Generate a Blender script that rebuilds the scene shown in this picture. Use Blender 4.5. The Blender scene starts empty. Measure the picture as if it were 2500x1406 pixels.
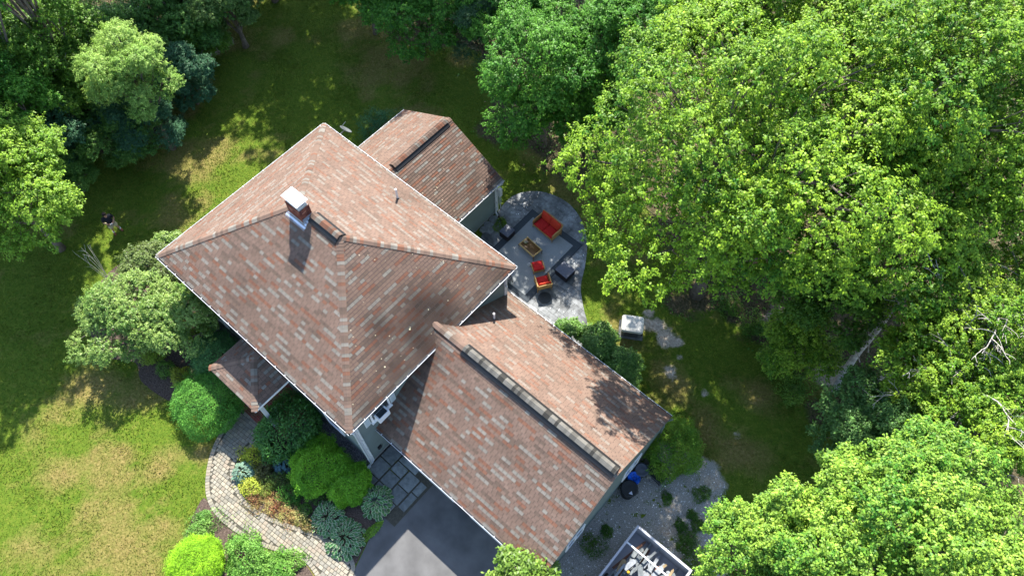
import bpy, bmesh, math, random
import numpy as np
from mathutils import Vector, Matrix
R_ = math.radians
# ------------------------------------------------------------------ camera, sky, sun, exposure
scene = bpy.context.scene
COL = scene.collection
F_PX, YAW, PITCH, ROLL = 1875.35, 0.7192, 0.5005, -0.0052
CAM = Vector((24.091, -2.9908, 35.604))
ROT = Matrix.Rotation(YAW, 3, 'Z') @ Matrix.Rotation(PITCH, 3, 'X') @ Matrix.Rotation(ROLL, 3, 'Z')
cam = bpy.data.objects.new('camera', bpy.data.cameras.new('camera'))
COL.objects.link(cam)
cam.matrix_world = Matrix.Translation(CAM) @ ROT.to_4x4()
cam.data.sensor_width = 36
cam.data.lens = 36 * F_PX / 2500
cam.data.clip_end = 500
scene.camera = cam
SUN_DIR = Vector((-0.535, 0.635, 1.0)).normalized()
w = bpy.data.worlds.new('World'); scene.world = w; w.use_nodes = True
nt = w.node_tree
sky = nt.nodes.new('ShaderNodeTexSky'); sky.sky_type = 'NISHITA'; sky.sun_disc = False
sky.sun_elevation = math.asin(SUN_DIR.z); sky.sun_rotation = math.atan2(SUN_DIR.x, SUN_DIR.y)
sky.air_density = 1.0; sky.dust_density = 0.6; sky.ozone_density = 1.0
nt.links.new(sky.outputs[0], nt.nodes['Background'].inputs[0])
nt.nodes['Background'].inputs[1].default_value = 0.15
sd = bpy.data.lights.new('sun', 'SUN'); sd.energy = 5.0; sd.angle = R_(0.55); sd.color = (1.0, 0.955, 0.88)
so = bpy.data.objects.new('sun', sd); COL.objects.link(so)
so.rotation_euler = SUN_DIR.to_track_quat('Z', 'Y').to_euler()
scene.view_settings.view_transform = 'Standard'; scene.view_settings.look = 'None'
scene.view_settings.exposure = 1.42; scene.view_settings.gamma = 1.0
scene.render.film_transparent = False
scene.cycles.max_bounces = 6; scene.cycles.diffuse_bounces = 3; scene.cycles.transmission_bounces = 4
scene.cycles.glossy_bounces = 2

def G(px, py, z=0.0):
    """world point at height z seen at pixel (px, py) of the 2500 x 1406 photograph"""
    d = ROT @ Vector(((px - 1250) / F_PX, -(py - 703) / F_PX, -1))
    t = (z - CAM.z) / d.z
    return CAM + d * t

# ------------------------------------------------------------------ small helpers
def srgb(r, g, b):
    f = lambda c: (c / 255 / 12.92) if c / 255 <= 0.04045 else ((c / 255 + 0.055) / 1.055) ** 2.4
    return (f(r), f(g), f(b))

def tag(o, label=None, cat=None, group=None, kind=None):
    if label: o['label'] = label
    if cat: o['category'] = cat
    if group: o['group'] = group
    if kind: o['kind'] = kind
    return o

def empty(name, loc, rz=0.0, label=None, cat=None, group=None):
    o = bpy.data.objects.new(name, None); COL.objects.link(o)
    o.empty_display_size = 0.2
    o.location = loc; o.rotation_euler = (0, 0, rz)
    return tag(o, label, cat, group)

def from_arrays(name, V, F, mat, parent=None, cols=None, smooth=False):
    """V (n,3); F list of faces or (m,k) array; cols (n,3) per vertex"""
    me = bpy.data.meshes.new(name)
    V = np.asarray(V, np.float32)
    if isinstance(F, np.ndarray):
        m, k = F.shape
        me.vertices.add(len(V)); me.vertices.foreach_set('co', V.ravel())
        me.loops.add(m * k); me.loops.foreach_set('vertex_index', F.ravel().astype(np.int32))
        me.polygons.add(m); me.polygons.foreach_set('loop_start', np.arange(0, m * k, k, dtype=np.int32))
        me.update(calc_edges=True)
    else:
        me.from_pydata(V.tolist(), [], F)
    if cols is not None:
        a = me.color_attributes.new('Col', 'FLOAT_COLOR', 'POINT')
        c = np.ones((len(V), 4), np.float32); c[:, :3] = cols
        a.data.foreach_set('color', c.ravel())
    if smooth:
        me.polygons.foreach_set('use_smooth', np.ones(len(me.polygons), bool))
    me.materials.append(mat)
    o = bpy.data.objects.new(name, me); COL.objects.link(o)
    if parent: o.parent = parent
    return o

class MB:
    def __init__(s): s.v = []; s.f = []; s.c = []
    def add(s, verts, faces, col=(1, 1, 1)):
        b = len(s.v)
        s.v += [tuple(p) for p in verts]; s.f += [tuple(b + i for i in f) for f in faces]
        if isinstance(col, list): s.c += col
        else: s.c += [col] * len(verts)
    def box(s, x0, y0, z0, x1, y1, z1, col=(1, 1, 1), M=None, top=None):
        i = top if top is not None else 0
        vs = [Vector(p) for p in ((x0, y0, z0), (x1, y0, z0), (x1, y1, z0), (x0, y1, z0),
              (x0 + i, y0 + i, z1), (x1 - i, y0 + i, z1), (x1 - i, y1 - i, z1), (x0 + i, y1 - i, z1))]
        if M is not None: vs = [M @ p for p in vs]
        s.add(vs, [(3, 2, 1, 0), (4, 5, 6, 7), (0, 1, 5, 4), (1, 2, 6, 5), (2, 3, 7, 6), (3, 0, 4, 7)], col)
    def bbox(s, x0, y0, z0, x1, y1, z1, b=0.02, col=(1, 1, 1), M=None):
        """box with chamfered vertical edges and top"""
        n = 3; ring = []
        for cx, cy, a0 in ((x1 - b, y1 - b, 0), (x0 + b, y1 - b, 90), (x0 + b, y0 + b, 180), (x1 - b, y0 + b, 270)):
            for k in range(n):
                a = R_(a0 + 90 * k / (n - 1)); ring.append((cx + b * math.cos(a), cy + b * math.sin(a)))
        m = len(ring); cx, cy = (x0 + x1) / 2, (y0 + y1) / 2
        vs = []
        for z, k in ((z0, 0), (z1 - b, 0), (z1 - b * .3, .3), (z1, 1)):
            for (x, y) in ring:
                sx = 1 - k * b / max(abs(x1 - x0) / 2, 1e-6); sy = 1 - k * b / max(abs(y1 - y0) / 2, 1e-6)
                vs.append(Vector((cx + (x - cx) * sx, cy + (y - cy) * sy, z)))
        if M is not None: vs = [M @ p for p in vs]
        fs = [tuple(reversed(range(m))), tuple(range(3 * m, 4 * m))]
        for l in range(3):
            for k in range(m):
                a, b2 = l * m + k, l * m + (k + 1) % m
                fs.append((a, b2, b2 + m, a + m))
        s.add(vs, fs, col)
    def tube(s, pts, rad, n=8, col=(1, 1, 1), cap=True):
        pts = [Vector(p) for p in pts]
        if not hasattr(rad, '__len__'): rad = [rad] * len(pts)
        vs = []
        ref = Vector((0.3, 0.2, 1)).normalized()
        for i, p in enumerate(pts):
            t = (pts[min(i + 1, len(pts) - 1)] - pts[max(i - 1, 0)]).normalized()
            if abs(t.dot(ref)) > 0.95: r0 = Vector((1, 0.1, 0))
            else: r0 = ref
            a = t.cross(r0).normalized(); b = t.cross(a)
            for k in range(n):
                th = 2 * math.pi * k / n
                vs.append(p + (a * math.cos(th) + b * math.sin(th)) * rad[i])
        fs = []
        for i in range(len(pts) - 1):
            for k in range(n):
                fs.append((i * n + k, i * n + (k + 1) % n, (i + 1) * n + (k + 1) % n, (i + 1) * n + k))
        if cap:
            fs.append(tuple(reversed(range(n)))); fs.append(tuple(range((len(pts) - 1) * n, len(pts) * n)))
        s.add(vs, fs, col)
    def lathe(s, prof, n=24, col=(1, 1, 1), M=None):
        vs = []; fs = []
        for (r, z) in prof:
            for k in range(n):
                th = 2 * math.pi * k / n; vs.append(Vector((r * math.cos(th), r * math.sin(th), z)))
        for i in range(len(prof) - 1):
            for k in range(n):
                fs.append((i * n + k, i * n + (k + 1) % n, (i + 1) * n + (k + 1) % n, (i + 1) * n + k))
        fs.append(tuple(reversed(range(n)))); fs.append(tuple(range((len(prof) - 1) * n, len(prof) * n)))
        if M is not None: vs = [M @ p for p in vs]
        s.add(vs, fs, col)
    def build(s, name, mat, parent=None, smooth=False):
        return from_arrays(name, s.v, s.f, mat, parent, np.array(s.c, np.float32), smooth)

def Mrot(rz=0, loc=(0, 0, 0), rx=0, ry=0):
    return Matrix.Translation(loc) @ Matrix.Rotation(rz, 4, 'Z') @ Matrix.Rotation(ry, 4, 'Y') @ Matrix.Rotation(rx, 4, 'X')

# ------------------------------------------------------------------ materials
def material(name, rough=0.8, spec=0.3, n_scale=8.0, n_amt=0.15, bump=0.0, b_scale=60.0, metal=0.0, n2_scale=None, n2_amt=0.0,
             color=None, coat=0.0):
    m = bpy.data.materials.new(name); m.use_nodes = True
    t = m.node_tree; N = t.nodes; L = t.links; p = N['Principled BSDF']
    p.inputs['Roughness'].default_value = rough; p.inputs['Specular IOR Level'].default_value = spec
    p.inputs['Metallic'].default_value = metal; p.inputs['Coat Weight'].default_value = coat
    tc = N.new('ShaderNodeTexCoord')
    if color is None:
        a = N.new('ShaderNodeAttribute'); a.attribute_name = 'Col'; src = a.outputs['Color']
    else:
        a = N.new('ShaderNodeRGB'); a.outputs[0].default_value = (*color, 1); src = a.outputs[0]
    def vary(src, scale, amt):
        n = N.new('ShaderNodeTexNoise'); n.inputs['Scale'].default_value = scale; n.inputs['Detail'].default_value = 5
        L.new(tc.outputs['Object'], n.inputs['Vector'])
        r = N.new('ShaderNodeMapRange'); r.inputs[1].default_value = 0.3; r.inputs[2].default_value = 0.7
        r.inputs[3].default_value = 1 - amt; r.inputs[4].default_value = 1 + amt
        L.new(n.outputs['Fac'], r.inputs[0])
        x = N.new('ShaderNodeVectorMath'); x.operation = 'MULTIPLY'
        L.new(src, x.inputs[0]); L.new(r.outputs[0], x.inputs[1]); return x.outputs[0]
    if n_amt: src = vary(src, n_scale, n_amt)
    if n2_scale: src = vary(src, n2_scale, n2_amt)
    L.new(src, p.inputs['Base Color'])
    if bump:
        n = N.new('ShaderNodeTexNoise'); n.inputs['Scale'].default_value = b_scale; n.inputs['Detail'].default_value = 4
        L.new(tc.outputs['Object'], n.inputs['Vector'])
        b = N.new('ShaderNodeBump'); b.inputs['Strength'].default_value = bump; b.inputs['Distance'].default_value = 0.02
        L.new(n.outputs['Fac'], b.inputs['Height']); L.new(b.outputs[0], p.inputs['Normal'])
    return m

def leaf_material(name, rough=0.5, spec=0.22, trans=0.20):
    m = bpy.data.materials.new(name); m.use_nodes = True
    t = m.node_tree; N = t.nodes; L = t.links; p = N['Principled BSDF']
    p.inputs['Roughness'].default_value = rough; p.inputs['Specular IOR Level'].default_value = spec
    a = N.new('ShaderNodeAttribute'); a.attribute_name = 'Col'
    L.new(a.outputs['Color'], p.inputs['Base Color'])
    tr = N.new('ShaderNodeBsdfTranslucent')
    x = N.new('ShaderNodeVectorMath'); x.operation = 'MULTIPLY'; x.inputs[1].default_value = (1.15, 1.45, 0.5)
    L.new(a.outputs['Color'], x.inputs[0]); L.new(x.outputs[0], tr.inputs['Color'])
    mx = N.new('ShaderNodeMixShader'); mx.inputs[0].default_value = trans
    L.new(p.outputs[0], mx.inputs[1]); L.new(tr.outputs[0], mx.inputs[2])
    L.new(mx.outputs[0], N['Material Output'].inputs['Surface'])
    return m

M_shingle = material('asphalt_shingle', 0.9, 0.25, 40, 0.12, 0.3, 150, n2_scale=0.9, n2_amt=0.10)
M_paint = material('painted_trim', 0.5, 0.4, 3, 0.06)
M_siding = material('lap_siding', 0.65, 0.3, 1.5, 0.08)
M_brick = material('brick', 0.9, 0.2, 30, 0.2, 0.3, 80)
M_metal = material('galvanised_metal', 0.35, 0.5, 5, 0.1, metal=0.6)
M_dark = material('dark_plastic', 0.5, 0.4, 6, 0.15)
M_stone = material('stone', 0.85, 0.25, 6, 0.25, 0.3, 40, n2_scale=60, n2_amt=0.15)
M_paver = material('concrete_paver', 0.9, 0.2, 25, 0.15, 0.3, 90)
M_wood = material('weathered_wood', 0.7, 0.3, 12, 0.25, 0.2, 40)
M_wicker = material('wicker', 0.6, 0.3, 60, 0.3, 0.5, 120)
M_fabric = material('fabric', 0.9, 0.15, 20, 0.08, 0.2, 200)
M_skin = material('skin', 0.55, 0.35, 10, 0.05)
M_bark = material('bark', 0.95, 0.15, 8, 0.35, 0.6, 30)
M_leaf = leaf_material('broad_leaf')
M_glossleaf = leaf_material('glossy_leaf', 0.45, 0.32, 0.25)
M_needle = leaf_material('needle_foliage', 0.7, 0.2, 0.15)

WHITE = srgb(225, 226, 228); TRIMW = (0.55, 0.56, 0.57)
DARK = (0.012, 0.012, 0.014)

rng = np.random.default_rng(7); random.seed(7)

# smooth pseudo noise for python side
def vnoise(x, y, seed=0, octaves=3, f=1.0):
    r = np.random.default_rng(1000 + seed); out = np.zeros_like(np.asarray(x, float)); amp = 1.0; tot = 0
    for o in range(octaves):
        for k in range(5):
            a = r.uniform(0, 2 * math.pi); ph = r.uniform(0, 2 * math.pi); fr = f * 2 ** o * r.uniform(0.7, 1.3)
            out = out + amp * np.sin((x * math.cos(a) + y * math.sin(a)) * fr + ph)
        tot += amp * 2.2; amp *= 0.55
    return out / tot      # about -1..1

def in_poly(x, y, poly):
    x = np.asarray(x); y = np.asarray(y); c = np.zeros(x.shape, bool); n = len(poly)
    for i in range(n):
        x0, y0 = poly[i]; x1, y1 = poly[(i + 1) % n]
        if y0 == y1: continue
        t = ((y0 > y) != (y1 > y)) & (x < (x1 - x0) * (y - y0) / (y1 - y0) + x0)
        c ^= t
    return c

def dist_poly(x, y, poly, closed=True):
    x = np.asarray(x, float); y = np.asarray(y, float); d = np.full(x.shape, 1e9); n = len(poly)
    for i in range(n if closed else n - 1):
        x0, y0 = poly[i]; x1, y1 = poly[(i + 1) % n]
        dx, dy = x1 - x0, y1 - y0; l2 = dx * dx + dy * dy + 1e-12
        t = np.clip(((x - x0) * dx + (y - y0) * dy) / l2, 0, 1)
        d = np.minimum(d, np.hypot(x - x0 - t * dx, y - y0 - t * dy))
    return d

def smooth_pts(pts, sub=6, closed=True):
    n = len(pts); out = []
    for i in range(n if closed else n - 1):
        if closed: p0, p1, p2, p3 = pts[i - 1], pts[i], pts[(i + 1) % n], pts[(i + 2) % n]
        else: p0, p1, p2, p3 = pts[max(i - 1, 0)], pts[i], pts[i + 1], pts[min(i + 2, n - 1)]
        for k in range(sub):
            t = k / sub
            out.append(tuple(0.5 * ((2 * p1[j]) + (-p0[j] + p2[j]) * t + (2 * p0[j] - 5 * p1[j] + 4 * p2[j] - p3[j]) * t * t
                       + (-p0[j] + 3 * p1[j] - 3 * p2[j] + p3[j]) * t ** 3) for j in (0, 1)))
    if not closed: out.append(tuple(pts[-1][:2]))
    return out

def PX(lst): return [tuple(G(*q)[:2]) for q in lst]

def sheet(name, poly, z, mat, parent=None):
    from mathutils.geometry import delaunay_2d_cdt
    n = len(poly)
    co, _, fa, _, _, _ = delaunay_2d_cdt([Vector(p) for p in poly], [(i, (i + 1) % n) for i in range(n)], [], 1, 1e-4)
    me = bpy.data.meshes.new(name); V = [(p.x, p.y, z) for p in co]; F = []
    for f in fa:
        ar = sum(V[f[i - 1]][0] * V[f[i]][1] - V[f[i]][0] * V[f[i - 1]][1] for i in range(len(f)))
        F.append(tuple(f) if ar > 0 else tuple(reversed(f)))
    me.from_pydata(V, [], F); me.materials.append(mat)
    o = bpy.data.objects.new(name, me); COL.objects.link(o); tag(o, kind='structure')
    if parent: o.parent = parent
    return o
# ------------------------------------------------------------------ ground
P_drive = PX([(1016, 1138), (925, 1265), (862, 1398), (840, 1450)]) + [(19.0, -6.5), (30, -6.5), (30, -3.0), (23.2, -1.5), (22.5, 1.5), (13.2, 1.55)]
P_drive_in = P_drive
OUT = [(598, 985), (560, 1022), (532, 1065), (513, 1110), (503, 1160), (503, 1205), (516, 1242), (545, 1276), (592, 1310), (642, 1335), (690, 1350), (728, 1362), (752, 1380), (772, 1408), (790, 1440)]
INN = [(850, 1430), (868, 1385), (850, 1345), (810, 1318), (760, 1296), (705, 1278), (650, 1256), (605, 1225), (578, 1180), (573, 1140), (590, 1112), (632, 1078), (650, 1040), (660, 1000)]
P_walk_out = smooth_pts(PX(OUT), 6, False); P_walk_inn = smooth_pts(PX(INN), 6, False)
P_walk = P_walk_out + P_walk_inn
P_bed = PX([(625, 1000), (585, 1112), (570, 1180), (640, 1262), (760, 1305), (860, 1380), (872, 1372), (915, 1278), (962, 1200), (915, 1140)]) + [(12.6, .1), (8.8, .1)]
P_bed2 = smooth_pts(PX([(500, 1215), (520, 1250), (550, 1282), (600, 1318), (650, 1342), (700, 1356), (740, 1372), (765, 1406), (780, 1450), (600, 1470), (420, 1440), (430, 1370), (455, 1300), (480, 1240)]), 5)
P_bed3 = smooth_pts(PX([(225, 720), (215, 800), (260, 870), (330, 885), (345, 930), (400, 972), (440, 985), (500, 1000), (560, 960), (560, 840), (470, 740), (400, 640), (300, 640)]), 5)
P_patio = smooth_pts(PX([(1180, 640), (1175, 580), (1200, 540), (1225, 505), (1255, 478), (1300, 468), (1345, 475), (1390, 500), (1420, 540), (1433, 590), (1429, 645), (1418, 700), (1424, 750), (1436, 800), (1440, 860), (1380, 860), (1300, 800), (1200, 740)]), 5)
P_gravel = smooth_pts(PX([(1360, 1350), (1480, 1180), (1570, 1080), (1700, 1120), (1770, 1180), (1760, 1260), (1740, 1340), (1800, 1470), (1500, 1520), (1330, 1470)]), 5)
P_flag = PX([(905, 1130), (1010, 1070), (1060, 1100), (1016, 1138), (955, 1205)])
P_lawn = PX([(560, -60), (900, -60), (930, 90), (1170, 130), (1190, 330), (1330, 420), (1500, 450), (1660, 620), (1650, 760), (1880, 830), (2010, 950), (2060, 1180), (1900, 1300), (1650, 1330), (1300, 1500),
             (-200, 1600), (-300, 900), (-100, 500), (200, 400), (380, 330), (440, 210), (520, 90)])

def ground_masks(x, y):
    """tan = dry grass, soil = bare earth, wood = forest floor, gravel = crushed stone"""
    n1 = vnoise(x, y, 1, 3, 0.7); n2 = vnoise(x, y, 2, 3, 1.6)
    inl = in_poly(x, y, P_lawn); dl = dist_poly(x, y, P_lawn)
    sdl = np.where(inl, dl, -dl)
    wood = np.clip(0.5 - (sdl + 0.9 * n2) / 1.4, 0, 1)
    def blob(px, py, r, sx=1.0):
        c = G(px, py); return np.clip(1.0 - .75 * np.hypot((x - c[0]) * sx, y - c[1]) / r + 0.45 * n2, 0, 1)
    tan = np.clip(n1 * 0.8 + 0.02 + 0.35 * n2 + .35 * vnoise(x, y, 4, 3, 4.0), 0, 0.75)
    for q in ((220, 940, 1.5), (310, 985, 1.2), (90, 1060, 1.0), (385, 1150, 0.9), (300, 1100, .7), (160, 1160, 1.0), (60, 1330, 1.0), (400, 1290, .9), (140, 1010, 1.0), (250, 1270, 1), (500, 1100, .5), (520, 120, .7), (300, 1330, .9),
              (1450, 1100, .8), (1640, 930, 1.3), (1720, 1050, 1.3), (1850, 980, 1.1), (1600, 1000, 1.0), (1480, 760, .7), (680, 1560, 2), (1800, 1100, 1.5), (1120, 150, .8)):
        tan = np.clip(np.maximum(tan, blob(*q) * 0.92), 0, 1)
    tan *= (1 - 0.0 * wood)
    soil = np.zeros_like(tan)
    for q in ((1600, 790, .55), (1625, 825, .6), (1655, 835, .45), (1585, 765, .45), (2035, 915, .9), (1900, 800, 1.2), (515, 125, .7), (545, 100, .5), (1640, 1240, .5), (1625, 1290, .45), (1740, 1180, .6), (1715, 1265, .4), (1690, 1325, .4), (1430, 810, .35), (1580, 790, .5), (1640, 905, .45), (1660, 870, .4), (1720, 960, .35), (1700, 1130, .5), (1800, 1060, .3), (1590, 1080, .4)):
        soil = np.maximum(soil, blob(*q))
    gd = dist_poly(x, y, P_gravel); gi = in_poly(x, y, P_gravel)
    grav = np.clip(0.5 + (np.where(gi, gd, -gd) + 0.45 * n2) / 0.5, 0, 1)
    return tan, soil, wood, grav

def grass_col(x, y, tan, wood, soil, r):
    """colour of a grass blade"""
    g = np.stack([0.105 + 0 * x, 0.145 + 0 * x, 0.013 + 0 * x], -1)
    t = np.stack([0.235 + 0 * x, 0.188 + 0 * x, 0.055 + 0 * x], -1)
    gg = g * (1 + 0.35 * vnoise(x, y, 5, 3, 1.1))[:, None]
    k = np.clip(tan[:, None] * 0.7 + r.uniform(-0.25, 0.2, (len(x), 1)), 0, 1)
    return (gg * (1 - k) + t * k) * r.uniform(0.75, 1.3, (len(x), 1))

def build_ground():
    S = 70; c = (10, 10); n = 381
    xs = np.linspace(c[0] - S, c[0] + S, n); X, Y = np.meshgrid(xs, np.linspace(c[1] - S, c[1] + S, n))
    x, y = X.ravel(), Y.ravel()
    # finer inner grid by warping: concentrate vertices round the house
    def warp(v, c0): 
        u = (v - c0) / S; return c0 + S * (0.45 * u + 0.55 * u ** 3)
    x, y = warp(x, c[0]), warp(y, c[1])
    tan, soil, wood, grav = ground_masks(x, y)
    V = np.stack([x, y, 0 * x], -1)
    i = np.arange(n * n).reshape(n, n)
    F = np.stack([i[:-1, :-1].ravel(), i[:-1, 1:].ravel(), i[1:, 1:].ravel(), i[1:, :-1].ravel()], -1)
    m = bpy.data.materials.new('lawn_ground'); m.use_nodes = True
    t = m.node_tree; N = t.nodes; L = t.links; p = N['Principled BSDF']
    p.inputs['Roughness'].default_value = 0.95; p.inputs['Specular IOR Level'].default_value = 0.1
    tc = N.new('ShaderNodeTexCoord')
    def noise(sc, det=6, dist=0.0):
        a = N.new('ShaderNodeTexNoise'); a.inputs['Scale'].default_value = sc; a.inputs['Detail'].default_value = det
        a.inputs['Distortion'].default_value = dist; L.new(tc.outputs['Object'], a.inputs['Vector']); return a.outputs['Fac']
    def ramp(src, stops):
        r = N.new('ShaderNodeValToRGB'); r.color_ramp.elements[0].position = stops[0][0]; r.color_ramp.elements[0].color = (*stops[0][1], 1)
        r.color_ramp.elements[1].position = stops[-1][0]; r.color_ramp.elements[1].color = (*stops[-1][1], 1)
        for q, cc in stops[1:-1]: e = r.color_ramp.elements.new(q); e.color = (*cc, 1)
        L.new(src, r.inputs[0]); return r.outputs[0]
    def mix(f, a, b):
        x_ = N.new('ShaderNodeMix'); x_.data_type = 'RGBA'; L.new(f, x_.inputs[0]); L.new(a, x_.inputs[6]); L.new(b, x_.inputs[7]); return x_.outputs[2]
    def thr(src, nz, amt, lo, hi):
        a = N.new('ShaderNodeMath'); a.operation = 'MULTIPLY_ADD'; L.new(nz, a.inputs[0]); a.inputs[1].default_value = amt
        L.new(src, a.inputs[2]); r = N.new('ShaderNodeMapRange'); r.inputs[1].default_value = lo + amt / 2; r.inputs[2].default_value = hi + amt / 2
        L.new(a.outputs[0], r.inputs[0]); return r.outputs[0]
    at = N.new('ShaderNodeAttribute'); at.attribute_name = 'Col'
    sep = N.new('ShaderNodeSeparateColor'); L.new(at.outputs['Color'], sep.inputs[0])
    at2 = N.new('ShaderNodeAttribute'); at2.attribute_name = 'Grav'
    n_f = noise(9, 8, .6); n_c = noise(1.3, 5); n_m = noise(3.5, 8, 1.0); n_s = noise(40, 3)
    green = mix(n_c, ramp(n_f, [(0.25, (0.035, 0.075, 0.008)), (0.5, (0.070, 0.120, 0.011)), (0.75, (0.13, 0.165, 0.018))]),
                ramp(n_m, [(0.3, (0.045, 0.088, 0.008)), (0.7, (0.13, 0.165, 0.018))]))
    tanc = ramp(n_f, [(0.25, (0.10, 0.085, 0.022)), (0.55, (0.19, 0.15, 0.05)), (0.8, (0.29, 0.225, 0.09))])
    c1 = mix(thr(sep.outputs[0], n_m, 1.1, 0.06, 1.0), green, tanc)
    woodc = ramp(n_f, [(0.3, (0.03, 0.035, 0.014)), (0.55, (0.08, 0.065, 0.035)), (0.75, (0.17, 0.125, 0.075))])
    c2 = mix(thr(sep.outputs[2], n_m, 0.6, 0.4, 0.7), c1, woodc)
    soilc = ramp(n_f, [(0.3, (0.25, 0.20, 0.15)), (0.7, (0.5, 0.43, 0.34))])
    c3 = c2
    gr = ramp(n_s, [(0.3, (0.14, 0.13, 0.11)), (0.5, (0.28, 0.265, 0.235)), (0.62, (0.44, 0.42, 0.37)), (0.72, (0.66, 0.64, 0.58))])
    gr2 = mix(thr(n_c, n_m, 0.8, 0.62, 0.72), gr, green)
    c4 = mix(thr(sep.outputs[1], n_m, 0.7, 0.4, 0.7), mix(thr(at2.outputs['Fac'], n_m, 1.0, 0.25, 0.75), c3, gr2), soilc)
    L.new(c4, p.inputs['Base Color'])
    b = N.new('ShaderNodeBump'); b.inputs['Strength'].default_value = 0.8; b.inputs['Distance'].default_value = 0.06
    L.new(n_f, b.inputs['Height']); L.new(b.outputs[0], p.inputs['Normal'])
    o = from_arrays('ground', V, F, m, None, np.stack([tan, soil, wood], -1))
    a = o.data.attributes.new('Grav', 'FLOAT', 'POINT'); a.data.foreach_set('value', grav.astype(np.float32))
    tag(o, kind='structure')
build_ground()

# asphalt, stone, mulch sheets
M_asph = material('asphalt', 0.85, 0.25, 1.2, 0.22, 0.25, 200, n2_scale=90, n2_amt=0.2, color=(0.104, 0.102, 0.100))
M_mulch = material('bark_mulch', 0.95, 0.1, 14, 0.5, 0.8, 35, n2_scale=60, n2_amt=0.5, color=(0.085, 0.062, 0.05))
M_slate = material('stamped_slate', 0.7, 0.3, 1.3, 0.45, 0.3, 25, n2_scale=8, n2_amt=0.35, color=(0.12, 0.125, 0.13))
M_chip = material('stone_chips', 0.9, 0.2, 40, 0.55, 0.8, 60, n2_scale=90, n2_amt=0.4, color=(0.13, 0.13, 0.135))
M_joint = material('joint_sand', 0.95, 0.1, 20, 0.3, color=(0.07, 0.065, 0.05))
sheet('driveway', P_drive, 0.012, M_asph)
sheet('planting_bed', P_bed, 0.004, M_mulch)
sheet('planting_bed', P_bed2, 0.007, M_mulch)
sheet('planting_bed', P_bed3, 0.010, M_mulch)
sheet('stone_strip', [(0.3, -0.75), (4.6, -0.75), (4.6, 0.31), (0.3, 0.31)], 0.016, M_chip)
sheet('stone_strip', [(8.9, -0.7), (12.7, -0.7), (12.7, 0.31), (8.9, 0.31)], 0.016, M_chip)
def chips():
    r = np.random.default_rng(5); n = 9000
    x = r.uniform(0.3, 12.7, n); y = r.uniform(-0.75, 0.28, n); k = (x < 4.6) | (x > 8.9); x, y = x[k], y[k]
    return stones('stone_chips', x, y, 0.02, 0.018, 0.035, (0.10, 0.10, 0.105), r, 'grey stone chips laid along the foot of the front wall')
def stones(name, x, y, z, s0, s1, col, r, label):
    n = len(x); s = r.uniform(s0, s1, n) * 1.0
    base = np.array([[1, 0, 0], [0, 1, 0], [-1, 0, 0], [0, -1, 0], [0, 0, .7]], float)
    V = np.repeat(base[None], n, 0) * s[:, None, None] * r.uniform(.7, 1.3, (n, 5, 3))
    a = r.uniform(0, 6.28, n); ca, sa = np.cos(a)[:, None], np.sin(a)[:, None]
    V2 = V.copy(); V2[..., 0] = V[..., 0] * ca - V[..., 1] * sa; V2[..., 1] = V[..., 0] * sa + V[..., 1] * ca
    V2[..., 0] += x[:, None]; V2[..., 1] += y[:, None]; V2[..., 2] += z
    F = (np.array([[0, 1, 4], [1, 2, 4], [2, 3, 4], [3, 0, 4]])[None] + 5 * np.arange(n)[:, None, None]).reshape(-1, 3)
    c = np.repeat(np.array(col)[None] * np.exp(r.normal(0, .5, (n, 1))), 5, 0)
    o = from_arrays(name, V2.reshape(-1, 3), F, M_stone, None, c)
    return tag(o, label, 'stones', kind='stuff')
chips()
def gravel_stones():
    r = np.random.default_rng(6); n = 9000
    P = np.array(P_gravel); x = r.uniform(P[:, 0].min(), P[:, 0].max(), n); y = r.uniform(P[:, 1].min(), P[:, 1].max(), n)
    k = in_poly(x, y, P_gravel) & ~((x > 12) & (x < 21.95) & (y > 1.2) & (y < 10)); x, y = x[k], y[k]
    stones('gravel', x, y, 0.0, 0.012, 0.034, (0.36, 0.355, 0.34), r, 'loose grey gravel stones scattered beside the garage and skip')
gravel_stones()

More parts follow.
